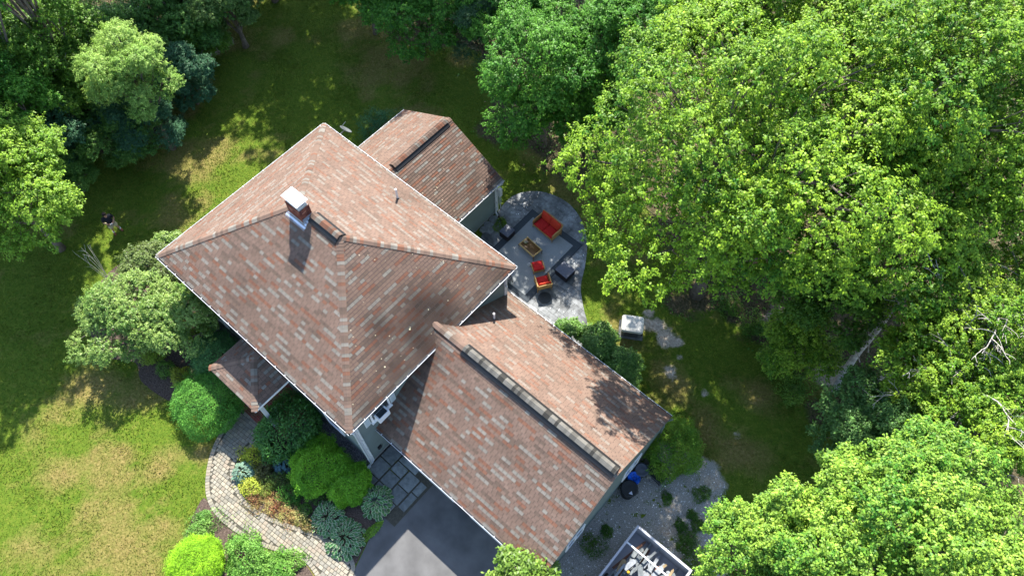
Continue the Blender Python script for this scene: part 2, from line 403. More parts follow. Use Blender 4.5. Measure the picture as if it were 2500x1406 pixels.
# walkway: every paver laid over joint sand
def build_walk():
    mb = MB(); r = random.Random(3)
    pal = [(0.255, 0.225, 0.170), (0.225, 0.205, 0.16), (0.275, 0.245, 0.185), (0.25, 0.21, 0.16), (0.205, 0.19, 0.155), (0.24, 0.22, 0.175)]
    def stone(cx, cy, a, l, w_, z=0.05):
        c = r.choice(pal); k = r.uniform(.85, 1.15); c = tuple(v * k for v in c)
        mb.bbox(-l / 2, -w_ / 2, 0.0, l / 2, w_ / 2, z + r.uniform(-.003, .003), 0.014, c, Mrot(a + r.uniform(-.02, .02), (cx, cy, 0)))
    # soldier border
    for line in (P_walk_out, P_walk_inn):
        acc = 0.0; pts = [Vector(p) for p in line]
        for i in range(len(pts) - 1):
            d = pts[i + 1] - pts[i]; L_ = d.length; t = d / L_; nrm = Vector((-t.y, t.x))
            # inward = towards walk polygon
            mid = (pts[i] + pts[i + 1]) / 2
            if not in_poly(np.array([mid.x + nrm.x * .1]), np.array([mid.y + nrm.y * .1]), P_walk)[0]: nrm = -nrm
            while acc < L_:
                q = pts[i] + t * acc + nrm * 0.10
                stone(q.x, q.y, math.atan2(t.y, t.x), 0.135, 0.195, 0.052); acc += 0.147
            acc -= L_
    P = np.array(P_walk); x0, y0, x1, y1 = P[:, 0].min(), P[:, 1].min(), P[:, 0].max(), P[:, 1].max()
    rot = R_(6); cs, sn = math.cos(rot), math.sin(rot); row = 0; v = -25.0
    while v < 25:
        hgt = 0.158; u = -25 + (row % 2) * 0.09
        while u < 45:
            l = r.choice((0.145, 0.19, 0.215)); uc = u + l / 2; u += l + 0.011
            x = uc * cs - v * sn; y = uc * sn + v * cs
            if x0 < x < x1 and y0 < y < y1:
                xa = np.array([x]); ya = np.array([y])
                if in_poly(xa, ya, P_walk)[0]:
                    dd = min(dist_poly(xa, ya, P_walk_out, False)[0], dist_poly(xa, ya, P_walk_inn, False)[0])
                    if dd > 0.27: stone(x, y, rot, l, hgt - .002)
                    elif dd > 0.235: stone(x, y, rot, l * .6, (hgt - .002) * .75, 0.045)
        v += hgt + 0.011; row += 1
    o = mb.build('walkway', M_paver); tag(o, kind='structure')
    s = sheet('walkway_bed', P_walk, 0.02, M_joint)
build_walk()

# bluestone landing beside the garage
def build_flag():
    mb = MB(); r = random.Random(9)
    for (x0, y0, x1, y1) in ((12.5, -.05, 13.25, .75), (12.5, .8, 13.25, 1.6), (13.3, -.05, 14.0, .6), (13.3, .65, 14.0, 1.15), (14.05, -.35, 14.75, .35), (14.05, .4, 14.75, 1.15), (13.3, 1.2, 14.4, 1.6),
                             (12.6, -1.0, 13.25, -.1), (13.3, -.95, 14.0, -.1), (14.05, -.95, 14.7, -.4), (14.8, -.35, 15.2, .5), (14.8, .55, 15.2, 1.15)):
        k = r.uniform(.8, 1.2)
        mb.bbox(x0, y0, 0, x1 - .03, y1 - .0, .06, .02, (0.17 * k, 0.185 * k, 0.18 * k), None)
    o = mb.build('flagstone_landing', M_stone); tag(o, kind='structure')
    sheet('landing_bed', [(12.42, -1.1), (15.3, -1.1), (15.3, 1.65), (12.42, 1.65)], 0.02, M_joint)
build_flag()

# patio of stamped slabs
def build_patio():
    sheet('patio_bed', P_patio, 0.012, M_joint)
    mb = MB(); r = random.Random(4)
    # slabs clipped to the patio outline
    P = np.array(P_patio); x0, y0, x1, y1 = P[:, 0].min(), P[:, 1].min(), P[:, 0].max(), P[:, 1].max()
    bm = bmesh.new()
    v = y0
    while v < y1:
        h = r.choice((.3, .45, .6)); u = x0 - r.uniform(0, .5)
        while u < x1:
            l = r.choice((.45, .6, .9)); 
            n = 3; pts = []
            A = [(u, v), (u + l - .012, v), (u + l - .012, v + h - .012), (u, v + h - .012)]
            # sutherland clip of patio against the slab (slab convex) -> keep polygon
            sub = [tuple(p) for p in P_patio]
            for k in range(4):
                ax, ay = A[k]; bx, by = A[(k + 1) % 4]; out = []
                ins = lambda p: (bx - ax) * (p[1] - ay) - (by - ay) * (p[0] - ax) >= 0
                for i in range(len(sub)):
                    p, q = sub[i - 1], sub[i]; ip, iq = ins(p), ins(q)
                    if ip != iq:
                        d1 = (bx - ax) * (p[1] - ay) - (by - ay) * (p[0] - ax); d2 = (bx - ax) * (q[1] - ay) - (by - ay) * (q[0] - ax)
                        t = d1 / (d1 - d2); out.append((p[0] + (q[0] - p[0]) * t, p[1] + (q[1] - p[1]) * t))
                    if iq: out.append(q)
                sub = out
                if not sub: break
            if len(sub) > 2:
                k = r.uniform(.8, 1.25); z = .05 + r.uniform(-.002, .002); m = len(sub)
                area = sum(sub[i - 1][0] * sub[i][1] - sub[i][0] * sub[i - 1][1] for i in range(m))
                if area < 0: sub = sub[::-1]
                if abs(area) > .004:
                    mb.add([(a, b, z) for a, b in sub] + [(a, b, 0) for a, b in sub],
                           [tuple(range(m))] + [(i, m + i, m + (i + 1) % m, (i + 1) % m) for i in range(m)], (0.155 * k, 0.162 * k, 0.165 * k))
            u += l
        v += h
    m = material('patio_slab', 0.7, 0.3, 0.9, 0.5, 0.3, 25, n2_scale=5, n2_amt=0.35)
    tag(mb.build('patio', m), kind='structure')
build_patio()

# ------------------------------------------------------------------ roof shingles
SH = [((0.160, 0.107, 0.080), .50), ((0.186, 0.169, 0.142), .20), ((0.170, 0.080, 0.050), .16), ((0.120, 0.084, 0.063), .14)]
def pick_sh(r):
    t = r.random()
    for c, p in SH:
        t -= p
        if t < 0: return c
    return SH[0][0]

def clip_axis(poly, ax, val, keep_greater):
    out = []
    for i in range(len(poly)):
        p, q = poly[i - 1], poly[i]
        ip = (p[ax] >= val) if keep_greater else (p[ax] <= val); iq = (q[ax] >= val) if keep_greater else (q[ax] <= val)
        if ip != iq:
            t = (val - p[ax]) / (q[ax] - p[ax]); out.append((p[0] + (q[0] - p[0]) * t, p[1] + (q[1] - p[1]) * t))
        if iq: out.append(q)
    return out

def stain_shade(p):
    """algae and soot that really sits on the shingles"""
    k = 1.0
    for (cx, cy, r, a) in ((11.3, 5.6, 1.0, .62), (10.9, 3.9, .8, .55), (12.2, 6.2, .8, .5), (11.9, 4.8, .8, .45), (9.0, 2.0, .6, .16), (6.6, 9.4, .7, .22), (10.6, 9.6, .4, .2), (4.7, 1.0, .9, .18), (12.4, 9.4, .8, .25), (7.4, 13.6, 1.3, .22), (12.0, 3.0, .8, .35), (12.5, 1.2, .5, .3), (11.6, 6.4, .9, .45), (12.1, 4.6, .7, .4), (12.9, 3.2, .8, .4), (12.8, 4.6, .7, .45), (12.9, 2.0, .6, .3)):  # final garage spots mix soot with painted shadow
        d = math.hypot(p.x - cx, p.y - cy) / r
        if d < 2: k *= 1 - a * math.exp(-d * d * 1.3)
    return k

def shingle_plane(mb, poly3, seed, dirt=0.0, bright=1.0, shade_gap=.008, glare=0.0):  # sun-facing slopes set paler and more even: glare put into tab colour
    """poly3: convex polygon whose first edge is the eave, counter-clockwise from outside"""
    r = random.Random(seed); P = [Vector(p) for p in poly3]
    u = (P[1] - P[0]).normalized(); n = u.cross(P[2] - P[1]).normalized()
    if n.z < 0: n = -n
    v = n.cross(u)
    if (P[2] - P[0]).dot(v) < 0: v = -v
    O = P[0]; Q = [((p - O).dot(u), (p - O).dot(v)) for p in P]
    # underlay
    b0 = [p - n * 0.02 for p in P]
    mb.add(P, [tuple(range(len(P)))], (0.05, 0.04, 0.04)); 
    e = 0.145; t = 0.235; vmax = max(q[1] for q in Q); k = 0; prev = []
    while k * e < vmax:
        strip = clip_axis(clip_axis(Q, 1, k * e + shade_gap, True), 1, (k + 1) * e, False); cur = []  # bare strip on shaded slopes: dark underlay stands in for course shadows
        if len(strip) > 2:
            umin, umax = min(q[0] for q in strip), max(q[0] for q in strip)
            off = (k % 2) * t / 2 + r.uniform(-.02, .02) + r.choice((0, t / 3)); j0 = math.floor((umin - off) / t); run = 0; col = None
            uu = off + j0 * t
            while uu < umax:
                if run <= 0:
                    run = r.choice((1, 2, 2, 3)); ci = pick_sh(r)
                    if ci is not SH[0][0] and any(c_ is ci and a_ < uu + run * t and b_ > uu for a_, b_, c_ in prev): ci = SH[r.choice((0, 0, 3))][0]
                    cur.append((uu, uu + run * t, ci)); col = tuple(c_ + (b_ - c_) * glare for c_, b_ in zip(ci, SH[0][0]))
                run -= 1
                tab = clip_axis(clip_axis(strip, 0, uu + .006, True), 0, uu + t - .006, False)
                if len(tab) > 2:
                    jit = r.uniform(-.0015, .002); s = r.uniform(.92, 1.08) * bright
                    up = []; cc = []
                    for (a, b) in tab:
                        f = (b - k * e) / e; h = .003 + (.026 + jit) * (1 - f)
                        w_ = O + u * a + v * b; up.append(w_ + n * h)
                        sd_ = stain_shade(w_) * s
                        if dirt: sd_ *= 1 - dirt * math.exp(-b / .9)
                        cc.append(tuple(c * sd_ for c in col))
                    m = len(up); mb.add(up, [tuple(range(m))], cc)
                    for i in range(m):
                        if abs(tab[i - 1][1] - k * e - shade_gap) < 1e-6 and abs(tab[i][1] - k * e - shade_gap) < 1e-6:
                            a, b = up[i - 1], up[i]
                            mb.add([a, b, b - n * .035, a - n * .035], [(0, 1, 2, 3)], tuple(c * .22 for c in col))  # butt edge darkened in colour to draw the course shadow
                uu += t
        k += 1; prev = cur

def hip_caps(mb, a, b, seed, wd=.15, over=.02):
    r = random.Random(seed); a, b = Vector(a), Vector(b); d = (b - a); L_ = d.length; t = d / L_
    side = t.cross(Vector((0, 0, 1))).normalized(); nrm = side.cross(t); k = 0; s = 0.0
    if nrm.z < 0: nrm = -nrm
    while s < L_:
        e = min(s + .145, L_); col = pick_sh(r); q = r.uniform(.88, 1.08); col = tuple(c * q for c in col)
        p0, p1 = a + t * s, a + t * (e + .01)
        h0, h1 = .045, .028; dz = wd * HIPDROP[0]
        vs = [p0 + nrm * h0, p0 + side * wd + nrm * (h0 - dz), p1 + side * wd + nrm * (h1 - dz), p1 + nrm * h1, p0 - side * wd + nrm * (h0 - dz), p1 - side * wd + nrm * (h1 - dz),
              p0 + side * wd - nrm * (dz - .01), p0 - side * wd - nrm * (dz - .01)]
        mb.add(vs, [(0, 1, 2, 3), (0, 3, 5, 4), (0, 4, 7, 6, 1)], col)
        s = e
HIPDROP = [0.40]

def gutter(parent, a, b, out, z, name='gutter', step=.62, phase=.2):
    """K-style trough from a to b (x, y) hanging outside direction out"""
    a, b, out = Vector((*a, 0)), Vector((*b, 0)), Vector((*out, 0)); d = b - a; L_ = d.length; t = d / L_
    prof = [(-.03, .0), (-.03, -.09), (.08, -.09), (.095, -.02), (.095, .0), (.113, .0), (.113, -.03), (.09, -.105), (-.04, -.105), (-.04, .0)]
    wcol = TRIMW; icol = (0.09, 0.07, 0.055)
    mb = MB(); m = len(prof)
    vs = []
    for e in (a, b): vs += [e + out * (x - .03) + Vector((0, 0, z + y)) for x, y in prof]
    for i in range(m):
        j = (i + 1) % m; col = icol if i in (0, 1, 2) else wcol
        q = [vs[i], vs[j], vs[m + j], vs[m + i]]; mb.add(q, [(0, 1, 2, 3)], col)
    mb.add(vs[:m], [tuple(range(m))], wcol); mb.add(vs[m:], [tuple(range(m))], wcol)
    g = mb.build(name, M_paint, parent)
    s = phase; hm = None
    while s < L_:
        p = a + t * s + Vector((0, 0, z))
        p = p - out * .03; Mx = Matrix(((t.x, out.x, 0, p.x), (t.y, out.y, 0, p.y), (0, 0, 1, p.z), (0, 0, 0, 1)))
        if hm is None:
            hb = MB(); hb.box(-.016, .0, -.012, .016, .116, .008, (.8, .8, .8)); ho = hb.build('gutter_hanger', M_paint, g); hm = ho.data; ho.matrix_basis = Mx
        else:
            ho = bpy.data.objects.new('gutter_hanger', hm); COL.objects.link(ho); ho.parent = g; ho.matrix_basis = Mx
        s += step
    return g

# ------------------------------------------------------------------ house
house = empty('house', (0, 0, 0), 0, 'grey green house with pink and grey shingled hip roof, brick chimney and attached garage wing', 'house')
W, D, HE, HR = 12.72, 10.23, 5.70, 9.06
HD = D / 2
def wall_siding(mb, a, b, z0, z1, col, out, top=None):
    """lap siding wall from a to b, out = outward normal; top(s) gives the height for gables"""
    a, b, out = Vector((*a, 0)), Vector((*b, 0)), Vector((*out, 0)); L_ = (b - a).length; t = (b - a) / L_
    z = z0
    while z < z1 - 1e-4:
        zz = min(z + .105, z1)
        for (s0, s1) in (((0, L_),) if top is None else ((None, None),)):
            if top is not None:
                lo = [top(z, L_), top(zz, L_)]
                if lo[0] is None: continue
                (s0, s1), q = lo[0], lo[1] or ((lo[0][0] + lo[0][1]) / 2,) * 2
            else: q = (s0, s1)
            A = a + t * s0 + Vector((0, 0, z)) + out * .014; B = a + t * s1 + Vector((0, 0, z)) + out * .014
            Cc = a + t * q[1] + Vector((0, 0, zz)) + out * .002; Dd = a + t * q[0] + Vector((0, 0, zz)) + out * .002
            mb.add([A, B, Cc, Dd], [(0, 1, 2, 3)], col)
            mb.add([A, B, B - out * .014, A - out * .014], [(3, 2, 1, 0)], tuple(c * .8 for c in col))
        z = zz
SIDE = srgb(118, 130, 124)
SIDE = (0.145, 0.18, 0.17)
# main block walls
mb = MB()
x0, y0, x1, y1 = .3, .3, W - .3, D - .3
wall_siding(mb, (x0, y0), (x1, y0), 0.25, HE - .12, SIDE, (0, -1))
wall_siding(mb, (x1, y0), (x1, y1), 0.25, HE - .12, SIDE, (1, 0))
wall_siding(mb, (x1, y1), (x0, y1), 0.25, HE - .12, SIDE, (0, 1))
wall_siding(mb, (x0, y1), (x0, y0), 0.25, HE - .12, SIDE, (-1, 0))
mb.box(x0 + .001, y0 + .001, 0, x1 - .001, y1 - .001, .25, (.25, .25, .24))
mb.build('wall', M_siding, house)
# soffit and fascia
mb = MB(); mb.box(.02, .02, HE - .13, W - .02, D - .02, HE - .11, TRIMW)
for (a, b, c, d) in ((0, 0, W, .02), (0, D - .02, W, D), (0, .02, .02, D - .02), (W - .02, .02, W, D - .02)):
    mb.box(a, b, HE - .15, c, d, HE - .006, TRIMW)
mb.build('soffit', M_paint, house)
# main roof
RX0, RX1 = 5.10, W - 5.10
roof = MB()
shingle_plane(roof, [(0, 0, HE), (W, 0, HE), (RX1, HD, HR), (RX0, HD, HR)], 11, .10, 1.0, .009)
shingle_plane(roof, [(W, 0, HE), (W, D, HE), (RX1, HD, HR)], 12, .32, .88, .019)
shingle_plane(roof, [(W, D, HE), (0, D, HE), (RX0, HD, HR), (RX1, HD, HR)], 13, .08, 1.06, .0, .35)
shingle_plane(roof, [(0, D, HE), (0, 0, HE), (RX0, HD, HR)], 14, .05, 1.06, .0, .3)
main_roof = roof.build('roof', M_shingle, house)
for i, (a, b) in enumerate((((0, 0, HE), (RX0, HD, HR)), ((W, 0, HE), (RX1, HD, HR)), ((W, D, HE), (RX1, HD, HR)), ((0, D, HE), (RX0, HD, HR)))):
    mb = MB(); hip_caps(mb, a, b, 30 + i); mb.build('hip_cap', M_shingle, main_roof)
def ridge_vent(parent, a, b, seed, grey=False):
    a, b = Vector(a), Vector(b); d = b - a; L_ = d.length; t = d / L_; side = t.cross(Vector((0, 0, 1))).normalized(); up = Vector((0, 0, 1))
    mb = MB(); r = random.Random(seed)
    # dark vent body
    for s in (-1, 1):
        q = [a + up * .12, b + up * .12, b + side * .30 * s + up * -.10, a + side * .30 * s + up * -.10, ]
        mb.add(q + [p - up * .05 for p in q], [(0, 1, 2, 3), (3, 2, 6, 7), (0, 3, 7, 4), (1, 5, 6, 2)], (.012, .012, .013))
    v = mb.build('ridge_vent', M_dark, parent)
    mb = MB(); s0 = 0.0
    while s0 < L_:
        e = min(s0 + .15, L_); c = (0.13, 0.122, 0.105) if grey else pick_sh(r); q = r.choice((.3, .7, .9, 1.1, 1.2)) if grey else r.uniform(.6, .9); c = tuple(x * q for x in c)
        p0, p1 = a + t * s0, a + t * (e + .01); vs = []
        for p, h in ((p0, .165), (p1, .15)):
            vs += [p + up * h, p + side * .16 + up * (h - .09), p - side * .16 + up * (h - .09)]
        mb.add(vs + [p0 + side * .16 + up * .03, p0 - side * .16 + up * .03], [(0, 1, 4, 3), (0, 3, 5, 2), (0, 2, 7, 6, 1)], c); s0 = e
    mb.build('ridge_caps', M_shingle, v)
ridge_vent(main_roof, (6.0, HD, HR), (RX1 + .05, HD, HR), 41)

# garage wing
GX, GY0, GY1, GE, GR = 21.95, 1.21, 10.13, 3.01, 6.14
GM = (GY0 + GY1) / 2; GXS = 12.05
roof = MB()
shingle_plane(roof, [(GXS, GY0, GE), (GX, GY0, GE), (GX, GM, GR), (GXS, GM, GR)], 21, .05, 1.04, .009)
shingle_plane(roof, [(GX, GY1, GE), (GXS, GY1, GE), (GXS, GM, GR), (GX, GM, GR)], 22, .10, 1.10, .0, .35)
garage_roof = roof.build('garage_roof', M_shingle, house)
mb = MB(); hip_caps(mb, (GXS, GM, GR), (13.9, GM, GR), 51); mb.build('ridge_caps', M_shingle, garage_roof)
ridge_vent(garage_roof, (13.85, GM, GR), (GX - .12, GM, GR), 52, True)
def wall_gable(L_, hw, e, rdg):
    def top(z, L2):
        if z <= e: return (0, L2)
        if z >= rdg - .01: return None
        k = (z - e) / (rdg - e) * L2 / 2
        return (k, L2 - k)
    return top
mb = MB(); gx1 = GX - .09; a0, a1 = GY0 + .3, GY1 - .3
wall_siding(mb, (W - .28, a0), (gx1, a0), .2, GE - .03, SIDE, (0, -1))
wall_siding(mb, (gx1, a0), (gx1, a1), .2, GR - .2, SIDE, (1, 0), wall_gable(0, 0, GE + .12, GR - .1))
wall_siding(mb, (gx1, a1), (W - .28, a1), .2, GE - .03, SIDE, (0, 1))
mb.box(W - .27, a0 + .001, 0, gx1 - .001, a1 - .001, .2, (.25, .25, .24))
mb.build('garage_wall', M_siding, house)
mb = MB()   # eave soffits, fascia and rakes
for (ya, yb) in ((GY0 + .01, a0), (a1, GY1 - .01)): mb.box(W - .28, ya, GE - .1, GX - .03, yb, GE - .08, TRIMW)
mb.box(W - .28, GY0 - .005, GE - .14, GX - .02, GY0 + .015, GE - .005, TRIMW); mb.box(W - .28, GY1 - .015, GE - .14, GX - .02, GY1 + .005, GE - .005, TRIMW)
for s in (-1, 1):
    ya = GM + s * (GM - GY0); dz = .12
    mb.add([(GX - .03, ya, GE - .005), (GX, ya, GE - .005), (GX, GM, GR - .005), (GX - .03, GM, GR - .005), (GX - .03, ya, GE - dz - .02), (GX, ya, GE - dz - .02), (GX, GM, GR - dz), (GX - .03, GM, GR - dz)],
           [(0, 1, 2, 3), (7, 6, 5, 4), (1, 5, 6, 2), (0, 3, 7, 4)], SIDE)
mb.build('garage_soffit', M_paint, house)

# sunroom
SX0, SX1, SY, SE, SR = .39, 7.69, 15.09, 2.87, 4.92
SM = (SX0 + SX1) / 2; SYS = D - .35
roof = MB()
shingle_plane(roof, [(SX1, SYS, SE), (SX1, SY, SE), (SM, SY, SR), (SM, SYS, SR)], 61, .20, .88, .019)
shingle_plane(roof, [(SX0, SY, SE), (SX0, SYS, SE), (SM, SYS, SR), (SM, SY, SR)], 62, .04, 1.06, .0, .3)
sun_roof = roof.build('sunroom_roof', M_shingle, house)
mb = MB(); hip_caps(mb, (SM, 14.6, SR), (SM, SY, SR), 63); mb.build('ridge_caps', M_shingle, sun_roof)
ridge_vent(sun_roof, (SM, 10.95, SR), (SM, 14.8, SR), 64)
mb = MB(); b0, b1, by = SX0 + .25, SX1 - .25, SY - .25
wall_siding(mb, (b1, D - .29), (b1, by), .2, SE - .03, SIDE, (1, 0))
wall_siding(mb, (b1, by), (b0, by), .2, SR - .2, SIDE, (0, 1), wall_gable(0, 0, SE + .12, SR - .1))
wall_siding(mb, (b0, by), (b0, D - .29), .2, SE - .03, SIDE, (-1, 0))
mb.box(b0 + .001, D - .28, 0, b1 - .001, by - .001, .2, (.25, .25, .24))
mb.build('sunroom_wall', M_siding, house)
mb = MB()
mb.box(b1, D - .3, SE - .1, SX1 - .01, SY - .03, SE - .08, TRIMW); mb.box(SX0 + .01, D - .3, SE - .1, b0, SY - .03, SE - .08, TRIMW)
mb.box(SX1 - .015, D - .3, SE - .14, SX1 + .005, SY - .02, SE - .005, TRIMW); mb.box(SX0 - .005, D - .3, SE - .14, SX0 + .015, SY - .02, SE - .005, TRIMW)
for s in (-1, 1):
    xa = SM + s * (SX1 - SM)
    mb.add([(xa, SY - .03, SE - .005), (xa, SY, SE - .005), (SM, SY, SR - .005), (SM, SY - .03, SR - .005), (xa, SY - .03, SE - .14), (xa, SY, SE - .14), (SM, SY, SR - .12), (SM, SY - .03, SR - .12)],
           [(0, 1, 2, 3), (7, 6, 5, 4), (1, 5, 6, 2), (0, 3, 7, 4)], SIDE)
for xx in (b1 + .001,):   # corner boards
    mb.box(xx, by - .12, .1, xx + .03, by + .03, SE - .1, TRIMW)
    mb.box(xx, D - .3, .1, xx + .03, D - .05, SE - .1, (.5, .52, .52))
    mb.box(b1 - .12, by + .001, .1, b1 + .03, by + .03, SE - .1, TRIMW)
mb.build('sunroom_trim', M_paint, house)

# porch roof on posts
QX0, QX1, QY0, QE = 4.80, 7.98, -1.82, 3.38
QM = (QX0 + QX1) / 2; QH = (QX1 - QX0) / 2; QR = QE + QH * .52; QYH = QY0 + QH
roof = MB()
shingle_plane(roof, [(QX0, QY0, QE), (QX1, QY0, QE), (QM, QYH, QR)], 71)
shingle_plane(roof, [(QX1, QY0, QE), (QX1, .31, QE), (QM, .31, QR), (QM, QYH, QR)], 72)
shingle_plane(roof, [(QX0, .31, QE), (QX0, QY0, QE), (QM, QYH, QR), (QM, .31, QR)], 73)
proof = roof.build('porch_roof', M_shingle, house)
mb = MB(); HIPDROP[0] = .3
for i, (a, b) in enumerate((((QX0, QY0, QE), (QM, QYH, QR)), ((QX1, QY0, QE), (QM, QYH, QR)), ((QM, QYH, QR), (QM, .3, QR)))):
    mb = MB(); hip_caps(mb, a, b, 74 + i); mb.build('hip_cap', M_shingle, proof)
HIPDROP[0] = .4
mb = MB(); mb.box(QX0 + .02, QY0 + .02, QE - .2, QX1 - .02, .3, QE - .006, TRIMW); mb.build('porch_beam', M_paint, house)
mb = MB(); mb.box(QX0 - .02, QY0, QE - .13, QX0, .3, QE - .01, TRIMW); mb.box(QX1, QY0, QE - .13, QX1 + .025, .3, QE - .01, (.85, .85, .85)); mb.box(QX0, QY0 - .02, QE - .13, QX1, QY0, QE - .01, (.5, .3, .22))
mb.build('porch_fascia', M_paint, house)
for px_ in (QX0 + .3, QX1 - .25):
    mb = MB()
    mb.box(px_ - .09, QY0 + .25, .35, px_ + .09, QY0 + .43, QE - .2, TRIMW); mb.box(px_ - .12, QY0 + .22, .35, px_ + .12, QY0 + .46, .55, TRIMW)
    mb.box(px_ - .12, QY0 + .22, QE - .35, px_ + .12, QY0 + .46, QE - .2, TRIMW); mb.build('porch_post', M_paint, house)
def brick_box(mb, x0, y0, z0, x1, y1, z1, seed):
    """brick-paved top and faces built of separate bricks"""
    r = random.Random(seed); mb.box(x0 + .01, y0 + .01, z0, x1 - .01, y1 - .01, z1 - .01, (.22, .20, .18))
    y = y0; k = 0
    while y < y1 - .02:
        x = x0 - (k % 2) * .1
        while x < x1 - .01:
            a, b = max(x, x0), min(x + .19, x1); c = (r.uniform(.14, .26), r.uniform(.055, .09), r.uniform(.035, .06))
            if b - a > .03: mb.box(a, y, z1 - .05, b, min(y + .088, y1), z1, c)
            x += .2
        y += .098; k += 1
mb = MB(); brick_box(mb, 4.8, -1.65, 0, 8.7, .29, .36, 3); brick_box(mb, 5.4, -2.0, 0, 7.6, -1.66, .18, 4); mb.build('porch_floor', M_brick, house)

# gutters
gutter(house, (-.02, 0), (W + .06, 0), (0, -1), HE - .01)
gutter(house, (W, 0), (W, 4.95), (1, 0), HE - .01); gutter(house, (W, 6.45), (W, D + .05), (1, 0), HE - .01)
gutter(house, (W + .05, D), (0, D), (0, 1), HE - .01, step=.45); gutter(house, (0, D), (0, 0), (-1, 0), HE - .01)
gutter(house, (W - .26, GY0), (GX, GY0), (0, -1), GE - .01, phase=.35, step=.6); gutter(house, (W - .26, GY1), (GX, GY1), (0, 1), GE - .01, step=.5)
gutter(house, (SX1, D - .25), (SX1, SY), (1, 0), SE - .01, step=.55); gutter(house, (SX0, D - .25), (SX0, SY), (-1, 0), SE - .01)

# corner boards and downspouts
for (cx, cy, sx, sy) in ((x1, y0, 1, -1), (x1, y1, 1, 1)):
    mb = MB()
    mb.box(min(cx, cx + sx * .035), min(cy, cy - sy * .16) - (0 if sy < 0 else 0), .2, max(cx, cx + sx * .035), max(cy, cy - sy * .16), HE - .14, TRIMW)
    mb.box(cx - .16, min(cy, cy + sy * .035), .2, cx + .035, max(cy, cy + sy * .035), HE - .14, TRIMW)
    mb.build('corner_board', M_paint, house)
def downspout(pts, col=(.55, .57, .57)):
    mb = MB(); mb.tube(pts, .042, 8, col)
    for i in range(4):
        z = pts[-3][2] + (pts[-4][2] - pts[-3][2]) * (i + .5) / 4
        q = pts[-4] if i >= 2 else pts[-3]
        mb.box(q[0] - .05, q[1] - .05, z, q[0] + .05, q[1] + .05, z + .03, (.4, .42, .42))
    return mb.build('downspout', M_paint, house)
downspout([(W + .08, .1, HE - .12), (W + .06, .12, HE - .25), (x1 + .06, .42, HE - .55), (x1 + .06, .42, .35), (x1 + .06, .30, .2), (x1 + .02, -.35, .12)], (.62, .64, .64))
downspout([(x1 + .06, .22, HE - .4), (x1 + .06, .22, 5.0), (x1 + .06, .22, .3), (x1 + .1, .1, .15), (x1 + .1, -.05, .1)], (.45, .48, .47))
downspout([(SX1 + .06, SY - .1, SE - .12), (SX1 + .03, SY - .15, SE - .25), (b1 + .06, SY - .45, SE - .5), (b1 + .06, SY - .45, .3), (b1 + .12, SY - .5, .15), (b1 + .3, SY - .55, .1)], (.55, .57, .57))
downspout([(x1 + .06, y1 - .1, HE - .4), (x1 + .06, y1 - .1, 5.0), (x1 + .06, y1 - .1, 4.3), (x1 + .06, y1 - .1, 4.25), (x1 + .12, y1 - .1, 4.2), (x1 + .13, y1 - .12, 4.15)], (.6, .6, .6))
mb = MB(); mb.tube([(b1 + .3, SY - .5, .08), (b1 + .6, SY - .62, .07), (b1 + 1.0, SY - .9, .07)], .06, 8, (.05, .025, .02)); mb.build('drain_extension', M_dark, house)
mb = MB(); mb.tube([(GX + .1, GY1 - .02, GE - .1), (GX - .1, GY1 - .2, GE - .35), (gx1 + .06, a1 - .1, GE - .5), (gx1 + .06, a1 - .1, .2)], .04, 8, SIDE); mb.build('downspout', M_paint, house)

# chimney
CX, CY = 4.96, 4.71
def brick_shaft(mb, x0, y0, x1, y1, z0, z1, seed):
    r = random.Random(seed); z = z0; k = 0
    mb.box(x0 + .008, y0 + .008, z0, x1 - .008, y1 - .008, z1, (.30, .27, .24))
    while z < z1 - .01:
        zz = min(z + .062, z1)
        for (ax, lo, hi, other) in (('x', x0, x1, y0), ('x', x0, x1, y1), ('y', y0, y1, x0), ('y', y0, y1, x1)):
            s = lo - (k % 2) * .1
            while s < hi - .01:
                a, b = max(s, lo), min(s + .195, hi)
                q = r.random(); c = (.20, .065, .045) if q < .6 else ((.10, .035, .03) if q < .85 else (.32, .14, .10)); u = r.uniform(.7, 1.2); c = tuple(v_ * u for v_ in c)
                if b - a > .03:
                    o_ = .006
                    if ax == 'x': yy = (other - o_, other + .02) if other == y0 else (other - .02, other + o_); mb.box(a, yy[0], z, b, yy[1], zz, c)
                    else: xx = (other - o_, other + .02) if other == x0 else (other - .02, other + o_); mb.box(xx[0], a, z, xx[1], b, zz, c)
                s += .205
        z += .072; k += 1
CT = 9.98
mb = MB(); brick_shaft(mb, CX + .04, CY - .06, CX + .94, CY + .46, 7.9, CT - .28, 5)
chim = mb.build('chimney', M_brick, house)
mb = MB(); mb.box(CX + .08, CY - .02, CT - .28, CX + .90, CY + .42, CT - .14, (.45, .46, .46)); mb.build('chimney_crown', M_stone, chim)
mb = MB()
for (a, b) in ((.16, .04), (.80, .04), (.16, .34), (.80, .34)): mb.box(CX + a, CY + b - .0, CT - .14, CX + a + .03, CY + b + .03, CT + .0, (.6, .6, .62))
mb.box(CX + .0, CY - .08, CT + .0, CX + .94, CY + .48, CT + .03, (.9, .9, .92)); mb.box(CX - .02, CY - .1, CT + .03, CX + .96, CY + .50, CT + .09, (.92, .92, .94), top=.08)
mb.build('chimney_cap', M_paint, chim)
mb = MB()
sl = (HR - HE) / HD
fz = lambda y: HE + sl * min(y, D - y)
